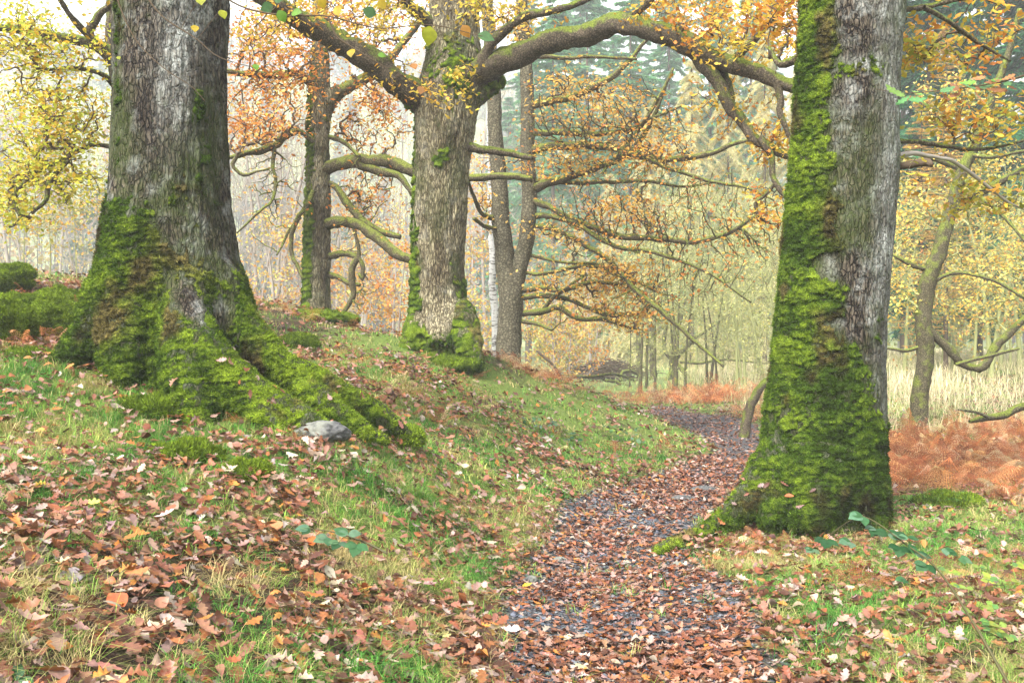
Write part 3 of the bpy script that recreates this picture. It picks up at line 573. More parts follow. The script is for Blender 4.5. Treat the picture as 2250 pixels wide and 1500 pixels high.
def right_oak():
    d = 8.1
    T = Tree('oak_tree', 'tall oak right of the path, left side furred with moss, right side bare bark', 'tree', (2.5, d, h1(2.5, d)))
    rows = [(-900, 1790, 1985), (-300, 1775, 1985), (0, 1768, 1980), (100, 1762, 1974), (200, 1757, 1969), (300, 1750, 1964), (400, 1742, 1962), (500, 1733, 1954), (600, 1722, 1947), (700, 1712, 1941), (800, 1703, 1938), (900, 1690, 1936), (1000, 1684, 1934), (1060, 1678, 1938), (1120, 1674, 1943), (1180, 1670, 1948), (1250, 1670, 1948)]
    roots = [[(1740, 960, 8.0, 50), (1690, 1040, 7.95, 42), (1640, 1100, 7.9, 28), (1590, 1140, 7.8, 17), (1520, 1175, 7.65, 10), (1445, 1208, 7.45, 6)],
             [(1800, 1000, 7.85, 75), (1790, 1100, 7.7, 62), (1785, 1160, 7.6, 40)], [(1875, 960, 7.95, 44), (1892, 1090, 7.85, 36), (1918, 1150, 7.75, 26), (1945, 1185, 7.65, 12)], [(1730, 1000, 7.9, 40), (1715, 1090, 7.75, 32), (1690, 1150, 7.65, 18)]]
    tab = [(-900, 1850), (0, 1832), (100, 1838), (200, 1832), (300, 1828), (400, 1836), (500, 1852), (545, 1862), (560, 1790), (600, 1795), (635, 1862), (690, 1855), (705, 1820), (735, 1850), (760, 1885), (850, 1905), (900, 1925), (940, 1960), (1300, 1980)]
    def mask(px, py, V):
        m = sm(-edge(px, py, tab), -34, 38); m = np.maximum(m, .5*np.exp(-(((px-1880)/60)**2+((py-150)/30)**2))); return m
    lich = lambda px, py, V: 1.1*np.exp(-(((px-1818)/22)**2+((py-598)/34)**2)**2)+1.1*np.exp(-(((px-1838)/18)**2+((py-708)/14)**2)**2)+.9*np.exp(-(((px-1885)/30)**2+((py-140)/14)**2))+.45*sm(px, 1905, 1940)
    T.hero(rows, d, roots, .0115, mask, lich, .03, (.9, .1), 170000, bright=lambda px, py, V: .2-.2*sm(px, 1750, 1860)+.08*np.sin(py/23), mthick=.018, brown=lambda px, py: .7*np.exp(-(((px-1850)/40)**2+((py-480)/110)**2)))  # bright paints light falling on the left edge into the moss colour
    T.limb([(1960, 366, 8), (2000, 362, 8), (2038, 356, 9), (2046, 362, 5)], 8.1, 7.9, mt='twig', name='branch', grow=False)
    T.limb([(1790, 118, 16), (1745, 132, 12), (1715, 140, 9), (1702, 128, 6), (1690, 105, 4)], 8.3, 8.6, grow=True)
    T.limb([(1950, 310, 6), (2010, 312, 5), (2080, 322, 5), (2160, 328, 4), (2270, 305, 3)], 8.2, 9.5, mt='limb')
    T.limb([(1950, 350, 5), (2000, 338, 5), (2080, 350, 4), (2130, 378, 4), (2210, 440, 3), (2270, 470, 2)], 8.2, 9.5, mt='twig_pale')
    T.limb([(1960, 25, 7), (2010, 18, 7), (2060, 10, 6), (2140, -8, 5), (2260, -40, 4)], 8.2, 8.4); T.limb([(2030, 16, 6), (2080, 45, 5), (2120, 72, 5), (2160, 100, 4), (2220, 135, 2)], 8.2, 8.6)
    T.crown([(2130, 60, 8.8, 130, 110, .5), (2010, 90, 8.6, 50, 70, .3, .5), (2140, 270, 9.0, 120, 60, .5, .9), (2170, 420, 9.4, 110, 70, .4, .6), (1700, 60, 9.0, 70, 80, .5, .6), (2010, 390, 8.0, 20, 12, .1, .06)],
            GOLD[[0, 4, 2, 1, 3, 0]], .08, 7, 250, rmin=.0025, tmpl=OAK6, spread=.15)
    return T
def centre_oak():
    d = 14.0
    T = Tree('oak_tree', 'stout oak on the bank crest with a long limb arching over the path', 'tree', (-1.02, d, h1(-1.02, d)))
    rows = [(-700, 960, 1035), (-200, 950, 1045), (0, 947, 1049), (50, 945, 1049), (100, 940, 1052), (150, 930, 1060), (200, 918, 1060), (250, 914, 1047), (300, 915, 1040), (350, 913, 1032), (400, 911, 1028), (500, 908, 1022), (600, 907, 1018), (650, 903, 1020), (700, 898, 1026), (735, 890, 1034), (770, 884, 1044), (800, 884, 1044)]
    roots = [[(1000, 680, 13.9, 40), (1015, 730, 13.7, 36), (1035, 775, 13.5, 22), (1050, 800, 13.4, 12)], [(940, 690, 13.9, 38), (915, 740, 13.7, 30), (890, 765, 13.6, 14)], [(970, 700, 13.8, 40), (965, 760, 13.5, 26)],
             [(990, 230, 14, 44), (950, 225, 14, 38), (912, 200, 13.95, 32)], [(1010, 230, 14, 44), (1045, 190, 13.95, 38), (1085, 150, 13.9, 31)]]
    def mask(px, py, V):
        return np.clip(.8*sm(-edge(px, py, [(-500, 900), (300, 916), (560, 918), (700, 930), (800, 960)]), -10, 8)+.8*sm(edge(px, py, [(-500, 1100), (560, 1060), (620, 1008), (700, 1000), (800, 960)]), -8, 8)+.75*np.exp(-(((px-975)/30)**2+((py-340)/25)**2))+.6*sm(py, 690, 760)+.5*sm(py, 240, 190)*sm(py, 0, 120), 0, .9)
    T.hero(rows, d, roots, .02, mask, None, .03, (.9, .1), 26000, barkmat='bark_mid', bumpk=1.7, bright=.22, mthick=.03, S=56)
    T.limb([(940, 225, 36), (905, 192, 33), (860, 165, 31), (780, 112, 31), (700, 72, 28), (640, 30, 25), (585, -5, 23), (480, -70, 20), (350, -190, 16)], 14, 12.2, 20, rk=.88)
    A = T.limb([(1020, 210, 38), (1055, 172, 35), (1100, 142, 32), (1180, 106, 31), (1260, 78, 28), (1340, 56, 27), (1395, 54, 27), (1470, 76, 27), (1530, 108, 27), (1590, 140, 23), (1650, 158, 21), (1720, 182, 18), (1790, 205, 15), (1880, 240, 12)], 13.95, 11.6, 20, rk=.86)
    T.limb([(1525, 112, 17), (1552, 150, 15), (1590, 205, 14), (1625, 258, 13), (1655, 300, 12), (1700, 330, 10), (1750, 352, 9), (1830, 420, 6)], 12.55, 12.0)
    T.limb([(1570, 130, 14), (1592, 165, 12), (1605, 205, 9), (1608, 228, 7)], 12.5, 12.4); T.limb([(1670, 305, 9), (1695, 345, 7), (1700, 390, 7), (1712, 415, 6), (1735, 443, 4)], 12.1, 11.9)
    T.limb([(1700, 170, 9), (1715, 220, 8), (1712, 245, 7), (1730, 290, 6), (1740, 320, 4)], 11.95, 11.9); T.limb([(1702, 405, 4), (1680, 430, 4), (1658, 450, 4), (1672, 480, 3), (1694, 492, 2)], 12, 12)
    T.limb([(1045, 160, 18), (1068, 125, 15), (1080, 95, 12), (1118, 62, 11), (1150, 38, 10), (1200, 28, 9), (1260, 10, 7), (1330, -20, 5)], 13.6, 13.0)
    T.limb([(1025, 322, 11), (1060, 328, 10), (1100, 332, 9), (1140, 342, 7), (1172, 347, 5)], 13.9, 13.5, mt='limb')
    T.limb([(960, 60, 16), (900, 10, 12), (860, -60, 9)], 13.9, 13.2); T.limb([(1350, 60, 10), (1420, 10, 8), (1480, -50, 6)], 12.9, 12.6); T.limb([(1600, 140, 9), (1650, 95, 8), (1700, 40, 7), (1760, -20, 5)], 12.3, 11.8)
    T.limb([(960, 250, 8), (985, 290, 7), (1000, 318, 5)], 13.55, 13.5, grow=False) if False else None
    T.crown([(640, 40, 13, 150, 90, 1.0, 1.0), (830, 40, 13.5, 120, 70, .8, .9), (1000, 190, 13.1, 70, 60, .3, .25), (1100, 30, 13.4, 130, 50, .8, .6), (1640, 60, 12.3, 150, 100, .9, 1.6), (1500, 20, 12.7, 130, 60, .8, .8), (1690, 300, 12.2, 50, 90, .4, .5), (1690, 470, 12.1, 30, 60, .3, .25), (1590, 220, 12.6, 70, 60, .5, .35), (860, 180, 13.6, 60, 40, .5, .2)],
            GOLD[[3, 1, 0, 0, 2, 4]], .078, 7, 740, rmin=.0035, tmpl=OAK6, spread=.17)
    return T
def second_oak():
    d = 17.3
    T = Tree('oak_tree', 'slimmer oak behind the crest, between the big left oak and the stout central one', 'tree', (-3.4, d, h1(-3.4, d)))
    rows = [(-600, 694, 714), (-100, 692, 717), (0, 691, 718), (100, 688, 720), (160, 686, 722), (200, 682, 724), (240, 679, 725), (300, 677, 722), (400, 675, 723), (500, 671, 723), (600, 668, 724), (690, 664, 725), (740, 660, 728)]
    roots = [[(700, 260, 17.3, 20), (722, 220, 17.3, 17), (750, 198, 17.3, 14)]]
    mask = lambda px, py, V: np.clip(.75*sm(-edge(px, py, [(0, 688), (400, 690), (600, 686), (700, 682)]), -6, 6)+.3*sm(py, 450, 0), 0, .85)
    T.hero(rows, d, roots, .02, mask, None, .04, (.9, .1), 9000, barkmat='bark_mid', bumpk=1.6, bright=.22, S=40)
    L = lambda pts, a=17.3, b=17.3, **k: T.limb([(x, y, r) for x, y, r in pts], a, b, 10, mt='limb_far', **k)
    L([(715, 235, 16), (750, 200, 14), (790, 180, 12), (835, 150, 10), (880, 100, 8), (930, 40, 6)], 17.3, 17.8); L([(712, 200, 13), (680, 178, 11), (650, 162, 9), (600, 165, 8), (535, 163, 7), (470, 150, 5)], 17.3, 16.6)
    L([(710, 372, 17), (740, 366, 14), (775, 356, 15), (830, 350, 15), (880, 362, 14), (930, 384, 12), (1030, 392, 9), (1100, 386, 8), (1170, 394, 7)], 17.3, 17.0)
    L([(790, 362, 11), (830, 376, 10), (870, 385, 8), (895, 412, 6), (905, 430, 5)], 17.2, 17); L([(715, 490, 13), (750, 488, 12), (785, 492, 12), (820, 515, 12), (850, 540, 12), (880, 562, 11), (925, 580, 9)], 17.3, 16.6)
    L([(712, 402, 8), (735, 408, 7), (758, 440, 9), (780, 470, 9), (810, 495, 8), (850, 512, 7), (880, 520, 6)], 17.3, 16.9); L([(715, 566, 9), (745, 558, 8), (775, 562, 6), (790, 566, 5)], 17.3, 17); L([(715, 600, 7), (745, 610, 6), (765, 622, 5), (790, 626, 4)], 17.3, 17)
    L([(778, 500, 4), (785, 530, 4), (788, 560, 5), (776, 585, 8), (775, 620, 8), (778, 650, 6), (762, 675, 5), (750, 690, 4)], 17, 17); L([(786, 560, 4), (797, 585, 5), (796, 615, 5), (788, 600, 3)], 17, 17)
    L([(690, 420, 6), (672, 455, 5), (655, 480, 5), (640, 520, 5), (642, 560, 5), (655, 590, 4), (665, 612, 3)], 17, 16.6); L([(660, 478, 4), (640, 500, 3), (622, 535, 3), (608, 560, 2)], 17, 16.6)
    L([(690, 310, 6), (655, 290, 6), (630, 298, 9), (605, 318, 9), (570, 332, 8), (530, 340, 6), (503, 345, 4)], 17, 16); L([(605, 318, 5), (600, 360, 4), (606, 400, 4), (598, 440, 3), (570, 465, 3), (520, 512, 2)], 16.5, 16)
    L([(520, 342, 5), (512, 365, 4), (535, 385, 4), (560, 378, 3), (590, 372, 3)], 16, 16); L([(720, 300, 6), (750, 310, 5), (775, 330, 4), (790, 345, 4)], 17.3, 17)
    T.crown([(600, 230, 16.6, 120, 90, 1.2, 1.5), (820, 250, 17.6, 110, 90, 1.0, 1.5), (640, 130, 17, 130, 80, 1.2, 1.1), (560, 290, 16.3, 70, 50, .6, .6), (820, 110, 17.8, 100, 60, 1, .7), (800, 420, 17.4, 70, 60, .6, .4), (700, 60, 17.5, 120, 60, 1, .6), (560, 90, 16.6, 110, 80, 1, .9), (820, 20, 17.8, 130, 50, 1, .5)],
            ORANGE, .078, 8, 900, rmin=.0055, spread=.26, tmpl=LEAF4, flat=.35)
    T.crown([(800, 480, 17.2, 90, 110, .7, 1), (600, 430, 16.6, 80, 110, .7, .8), (790, 640, 17, 40, 50, .4, .4)], ORANGE, .08, 1, 260, mt='limb_far', rmin=.0055, arch=.0, jit=.07, pen=.4)
    return T
def twin_tree():
    d = 18.0
    T = Tree('twin_stemmed_oak', 'twin stemmed oak behind the stout central oak, its low boughs sweeping right', 'tree', (-.04, d, h1(-.04, d)))
    V = [[(1117, 840, 30), (1117, 800, 28), (1118, 720, 26), (1122, 660, 26), (1118, 610, 24), (1108, 560, 21), (1103, 500, 20), (1097, 400, 18), (1089, 300, 16), (1085, 200, 15), (1077, 100, 14), (1070, 0, 13), (1060, -200, 10), (1055, -500, 6)],
         [(1128, 640, 22), (1138, 590, 20), (1152, 545, 18), (1160, 500, 17), (1162, 430, 17), (1160, 350, 16), (1159, 250, 15), (1156, 150, 14), (1151, 60, 13), (1146, -20, 12), (1140, -300, 7)]]
    T.limb(V[0], d, d, 22, name='trunk', mt='bark_l', rough=.05, wob=.15); T.limb(V[1], d, d, 18, name='trunk', mt='bark_l', rough=.05, wob=.15)
    L = lambda pts, a=18, b=17.2: T.limb(pts, a, b, 8, mt='limb_far', rough=.1)
    L([(1165, 415, 12), (1200, 402, 10), (1250, 390, 8), (1310, 368, 8), (1380, 340, 7), (1412, 300, 6), (1440, 250, 5), (1462, 190, 3)]); L([(1165, 330, 10), (1200, 323, 9), (1260, 320, 9), (1330, 322, 8), (1400, 342, 8), (1480, 350, 7), (1560, 338, 6), (1610, 318, 5), (1665, 303, 3)], 18, 16.4)
    L([(1165, 438, 8), (1200, 452, 7), (1260, 482, 6), (1350, 515, 7), (1450, 525, 6), (1530, 530, 6), (1600, 512, 5), (1650, 482, 4), (1690, 448, 2)], 18, 16); L([(1170, 475, 7), (1220, 478, 6), (1270, 495, 5), (1350, 540, 5), (1450, 558, 4), (1560, 602, 3), (1650, 665, 2)], 18, 16.2)
    L([(1172, 495, 6), (1220, 505, 6), (1280, 535, 6), (1340, 575, 6), (1395, 635, 6), (1460, 690, 5), (1540, 762, 4), (1590, 805, 3)], 18, 15.8); L([(1165, 292, 8), (1230, 290, 7), (1300, 297, 6), (1380, 285, 5), (1430, 262, 4), (1500, 232, 2)], 18, 17)
    L([(1165, 232, 9), (1210, 224, 8), (1270, 208, 8), (1330, 178, 7), (1370, 148, 6), (1410, 100, 4), (1440, 70, 3)], 18, 17.4); L([(1165, 398, 6), (1260, 402, 5), (1340, 400, 5), (1420, 398, 4), (1500, 410, 3), (1580, 400, 2)], 18, 17)
    L([(1420, 350, 5), (1470, 370, 4), (1560, 398, 4), (1640, 412, 3), (1700, 440, 2)], 17, 16.5); L([(1350, 350, 5), (1400, 290, 5), (1450, 210, 4), (1480, 150, 3)], 17.3, 17); L([(1160, 120, 7), (1230, 128, 5), (1300, 125, 4), (1400, 130, 3)], 18, 17.5)
    L([(1145, 640, 6), (1190, 632, 6), (1240, 638, 5), (1300, 620, 5), (1370, 625, 3)]); L([(1145, 655, 6), (1200, 650, 6), (1260, 662, 5), (1330, 690, 5), (1390, 690, 4), (1420, 678, 2)]); L([(1148, 690, 7), (1195, 684, 7), (1230, 676, 6), (1270, 700, 5), (1330, 702, 5), (1390, 722, 3)])
    L([(1148, 706, 5), (1180, 712, 4), (1212, 725, 3)]); L([(1185, 690, 5), (1215, 655, 5), (1235, 640, 4), (1290, 600, 3)]); L([(1150, 600, 4), (1200, 600, 4), (1280, 585, 4), (1350, 600, 3), (1420, 650, 2)], 18, 17.2); L([(1090, 480, 6), (1060, 470, 5), (1040, 430, 4), (1030, 400, 3)])
    L([(1095, 500, 5), (1070, 500, 5), (1040, 480, 4)]); L([(1165, 560, 4), (1230, 575, 3), (1330, 585, 3), (1440, 640, 2)])
    T.crown([(1290, 220, 17.6, 150, 90, 1.2, 1.3), (1250, 360, 17.6, 120, 50, .9, .8), (1420, 330, 17, 130, 70, .9, .9), (1280, 500, 17.6, 160, 60, .9, .6), (1300, 625, 17.6, 170, 75, .9, 1.2), (1400, 690, 17.2, 90, 50, .6, .5), (1060, 430, 18.2, 30, 120, .5, .4), (1400, 470, 17, 120, 50, .7, .4), (1130, 60, 18, 60, 80, .8, .5), (1380, 600, 17, 70, 40, .5, .35)],
            ORANGE[[0, 1, 0, 3, 3, 1]], .08, 7, 1000, rmin=.0055, spread=.24, tmpl=LEAF4, arch=.02, flat=.25)
    T2 = T; T2.crown([(1450, 480, 16.8, 250, 150, 1.0), (1350, 300, 17, 220, 130, 1.0, .8), (1400, 650, 17, 190, 80, .8, .6), (1600, 520, 16.4, 130, 140, .6, .5)], ORANGE, .08, 1, 1500, mt='limb_far', rmin=.005, arch=-.03, jit=.035, pen=.55)
    return T
def slender_tree():
    d = 16.0
    T = Tree('leaning_tree', 'slender moss coated tree leaning right above the rust bracken behind the right oak', 'tree', P(2018, 905, d))
    L = lambda pts, a=d, b=d, S=10, **k: T.limb(pts, a, b, S, mt='limb_moss', wob=.15, **k)
    L([(2012, 960, 22), (2018, 905, 19), (2030, 800, 18), (2032, 740, 18), (2030, 680, 17), (2046, 600, 17), (2062, 560, 16), (2078, 500, 15), (2094, 440, 14), (2108, 390, 13), (2140, 320, 12), (2165, 250, 10), (2188, 190, 9), (2215, 120, 7), (2240, 20, 5)], S=18, name='trunk', rough=.08)
    L([(2096, 462, 10), (2130, 440, 8), (2165, 418, 8), (2230, 380, 7), (2300, 345, 5)], d, d-.6); L([(2035, 590, 6), (2010, 585, 5), (1985, 572, 5), (1960, 560, 3)]); L([(2050, 420, 7), (2090, 400, 6), (2000, 360, 5)] [::-1] if False else [(2115, 372, 7), (2060, 352, 5), (1990, 330, 3)])
    L([(2036, 720, 11), (2062, 745, 10), (2090, 772, 10), (2108, 795, 8)]); L([(2100, 792, 8), (2140, 808, 9), (2165, 800, 10), (2185, 765, 10), (2220, 730, 9), (2260, 690, 7), (2300, 640, 5)], d, d)
    L([(2100, 800, 4), (2180, 780, 4), (2240, 765, 3)], d-.3, d-.6); L([(2130, 340, 6), (2180, 345, 4), (2260, 330, 3)], d, d-.8); L([(2160, 270, 5), (2190, 260, 4), (2240, 235, 3)]); L([(2025, 760, 4), (1990, 770, 4), (1950, 765, 3)]); L([(2110, 385, 5), (2150, 430, 4), (2200, 470, 4), (2260, 540, 3)], d, d-1)
    L([(2045, 620, 5), (2100, 600, 4), (2180, 615, 4), (2260, 660, 3)], d, d-.6)
    T.crown([(2150, 420, 16.8, 150, 120, .9, 1.5), (2100, 230, 16.6, 120, 100, .9, .8), (2190, 580, 16.5, 110, 90, 1.0, 1.2), (1990, 480, 16.6, 50, 160, .8, .9), (1985, 660, 16.4, 40, 60, .6, .4), (2140, 680, 16.4, 120, 50, .6, .5)],
            PALEY[[0, 1, 2, 0]]*1.05+GOLD[[0, 1, 4, 3]]*.25, .075, 4, 700, rmin=.0035, spread=.2, mt='twig_green', tmpl=LEAF4, arch=0)
def yellow_tree():
    d = 11.5
    T = Tree('yellow_leaved_tree', 'lime and yellow leaved tree mostly hidden behind the massive left oak', 'tree', P(310, 770, d))
    T.limb([(315, 800, 26), (312, 700, 22), (300, 500, 20), (280, 300, 19), (262, 200, 18), (250, 120, 17), (248, 40, 14), (240, -60, 12), (230, -300, 8)], d, d, 16, name='trunk', mt='limb')
    T.limb([(258, 140, 17), (235, 112, 15), (195, 98, 12), (120, 80, 10), (60, 70, 9), (0, 62, 8), (-80, 40, 6)], d, 10.8); T.limb([(205, 96, 10), (196, 70, 9), (215, 40, 8), (250, 5, 6), (260, -30, 5)], 11.2, 11); T.limb([(204, 88, 8), (180, 62, 7), (150, 30, 6), (125, -10, 5)], 11.2, 10.8)
    T.limb([(262, 200, 8), (235, 172, 6), (200, 155, 5), (150, 150, 4), (80, 155, 3)], d, 10.8); T.limb([(285, 330, 6), (200, 320, 5), (120, 360, 4), (30, 400, 3)], d, 10.6); T.limb([(150, 350, 5), (110, 400, 6), (100, 440, 5), (70, 470, 3)], 10.8, 10.5); T.limb([(60, 390, 5), (30, 440, 5), (45, 480, 4), (20, 500, 3)], 10.6, 10.5)
    T.crown([(110, 260, 10.9, 160, 120, 1.2, 2.2), (120, 100, 11, 170, 100, 1.2, 1.1), (120, 400, 10.8, 150, 80, 1.0, 1.2), (40, 60, 10.5, 120, 90, 1, .6), (330, -40, 10.6, 150, 40, .8, .3), (30, 470, 10.8, 80, 50, .8, .4)],
            YELLOW, .062, 8, 860, rmin=.003, spread=.16, tmpl=LEAF4, arch=.03, flat=.35)
M['bark_l'] = mat('twin_bark', limb_b(s2l((130, 124, 102))*.55, s2l((118, 126, 76))*.5, .3, .6))
M['limb_moss'] = mat('mossy_bark', limb_b(s2l((128, 120, 92))*.45, s2l((132, 144, 62))*.48, .0))
# ---------------------------------------------------------------- trees further back
def bare_tree(name, label, x, y, h, r, nt=150, mt='twig_pale', group=None, spread=.22, leafpal=None, leaf=.1, per=6, stems=1, low=.3, rg=None, tr=.0, rmin=.008, droop=False, cat='tree', up=.5, lean=0.0, trunkmat=None):
    rg = rg or np.random.default_rng(int(abs(x*131+y*17)) % 9999); z = h1(x, y); T = Tree(name, label, cat, (x, y, z), group); T.rg = rg
    trunkmat = trunkmat or mt
    for k in range(stems):
        a = rg.uniform(0, 6.28); off = rg.normal(0, .25, 2)*(stems > 1); ln = (lean+rg.uniform(-.05, .05))*h+(rg.normal(0, .12)*h if stems > 1 else 0)
        t = np.linspace(0, 1, 14); c = np.stack([x+off[0]+ln*t**1.4+.02*h*np.sin(t*5+a)*t, y+off[1]+.02*h*np.sin(t*4+a*2)*t, z-.1+h*t*.96], 1); rr = r*(1-.85*t)*(1+.5*np.exp(-t*18))*(rg.uniform(.5, 1) if k else 1)
        V, q = tubes(c[None], rr[None], 8); mesh('trunk', V, [q], M[trunkmat], T.e); T.nodes += list(c[int(low*13):]) if k == 0 or stems > 1 else []
    n = nt; u = rg.normal(0, 1, (n, 3)); u /= np.linalg.norm(u, axis=1, keepdims=True); u *= rg.random((n, 1))**.4
    A = np.stack([x+lean*h*.6+u[:, 0]*spread*h, y+u[:, 1]*spread*h, z+h*(low+1)/2+u[:, 2]*h*(1-low)*.55], 1); A[:, 2] = np.maximum(A[:, 2], z+.1)
    segs, rw = colonize(np.array(T.nodes), A, rg, rmin, r*.5, -.1 if not droop else .25, .06, .1)
    if droop:   # weeping shoots
        m = n*3; i = rg.integers(0, n, m); s = segs[i, rg.integers(1, 5, m)]; t = np.linspace(0, 1, 5); L = rg.uniform(.04, .12, m)*h; dx = rg.normal(0, .25, (m, 2))
        sh = np.stack([s[:, None, 0]+dx[:, :1]*t*L[:, None], s[:, None, 1]+dx[:, 1:]*t*L[:, None], s[:, None, 2]-t[None]**1.3*L[:, None]], -1); V1, q1 = tubes(sh, np.full((m, 5), rmin*.6), 3)
    else:       # fine upright shoots
        m = n*5; i = rg.integers(0, n, m); s = segs[i, rg.integers(1, 5, m)]; t = np.linspace(0, 1, 4); L = rg.uniform(.03, .1, m)*h; dx = rg.normal(0, .55, (m, 2))
        sh = np.stack([s[:, None, 0]+dx[:, :1]*t*L[:, None], s[:, None, 1]+dx[:, 1:]*t*L[:, None], s[:, None, 2]+up*t[None]*L[:, None]], -1); V1, q1 = tubes(sh, np.full((m, 4), rmin*.55), 3)
    V, q = tubes(segs, rw, 3); q = np.vstack([q, q1+len(V)]); V = np.vstack([V, V1])
    if leafpal is None: mesh('crown', V, [q], M[mt], T.e)
    if leafpal is not None:
        Np = m*per; i = rg.integers(0, m, Np); pos = sh[i, rg.integers(0, sh.shape[1], Np)]+rg.normal(0, .08, (Np, 3))*max(1, h/8); nr = rg.normal(0, .7, (Np, 3)); nr[:, 2] += .7
        A_ = Acc(); place(LEAF4[0], LEAF4[1], pos, basis(nr, rg.normal(0, 1, (Np, 3))), leaf*rg.uniform(.6, 1.3, Np), leafcol(leafpal, Np, rg, .2), A_); crown_mesh(V, q, mt, A_, T.e)
    return T
def conifer(name, label, x, y, h, w, colr, group=None, dens=1.0, droop=.25, seed=1, sparse=1.0, low=.08, z0=None, nw=.16):
    rg = np.random.default_rng(seed); z = h1(x, y) if z0 is None else z0; T = Tree(name, label, 'tree', (x, y, z), group); t = np.linspace(0, 1, 10); c = np.stack([np.full(10, x), np.full(10, y), z-.2+h*t], 1)
    V, q = tubes(c[None], (h*.007*(1-.93*t)+.01)[None], 8); mesh('trunk', V, [q], M['twig'], T.e)
    nb = int(170*dens); hb = rg.random(nb)**.85*(1-low)+low; L = w*(1-hb)**.8*rg.uniform(.6, 1.1, nb)+.15; a = rg.uniform(0, 6.28, nb); K = 7; t = np.linspace(0, 1, K)
    hor = np.stack([np.cos(a), np.sin(a)], 1); br = np.zeros((nb, K, 3)); br[:, :, :2] = np.array([x, y])+hor[:, None, :]*(L[:, None]*t)[:, :, None]; br[:, :, 2] = (z+hb*h)[:, None]+L[:, None]*(.12*t-droop*t**2*1.6+.12*t**4)
    V0, q0 = tubes(br, np.broadcast_to(.012*(1-.7*t)*h/14, (nb, K)), 3)
    m = int(nb*190*sparse); i = rg.integers(0, nb, m); tt = rg.random(m)**.7*(K-1.01); k = tt.astype(int); u = (tt-k)[:, None]; p = br[i, k]*(1-u)+br[i, k+1]*u
    side = np.stack([-hor[i, 1], hor[i, 0], 0*a[i]], 1)*rg.choice([-1, 1], m)[:, None]; out = np.concatenate([hor[i], np.zeros((m, 1))], 1); dr = side*rg.uniform(.2, 1, (m, 1))+out*rg.uniform(.2, .9, (m, 1)); dr[:, 2] -= rg.uniform(0, droop*3, m)
    dr /= np.linalg.norm(dr, axis=1, keepdims=True); ln = rg.uniform(.04, .1, m)*w*(1.15-.5*tt/K); sd = np.cross(dr, rg.normal(0, 1, (m, 3))); sd /= np.linalg.norm(sd, axis=1, keepdims=True)
    W = np.stack([p-sd*(ln*nw)[:, None], p+sd*(ln*nw)[:, None], p+dr*ln[:, None]], 1).reshape(-1, 3)
    A_ = Acc(); A_.add(W, [np.arange(3*m).reshape(-1, 3)], np.repeat(leafcol(colr, m, rg, .22), 3, 0)); crown_mesh(V0, q0, 'twig', A_, T.e)
    return T
def at(px, d, dz=0): x = (px-CX)/F*d; return x, d
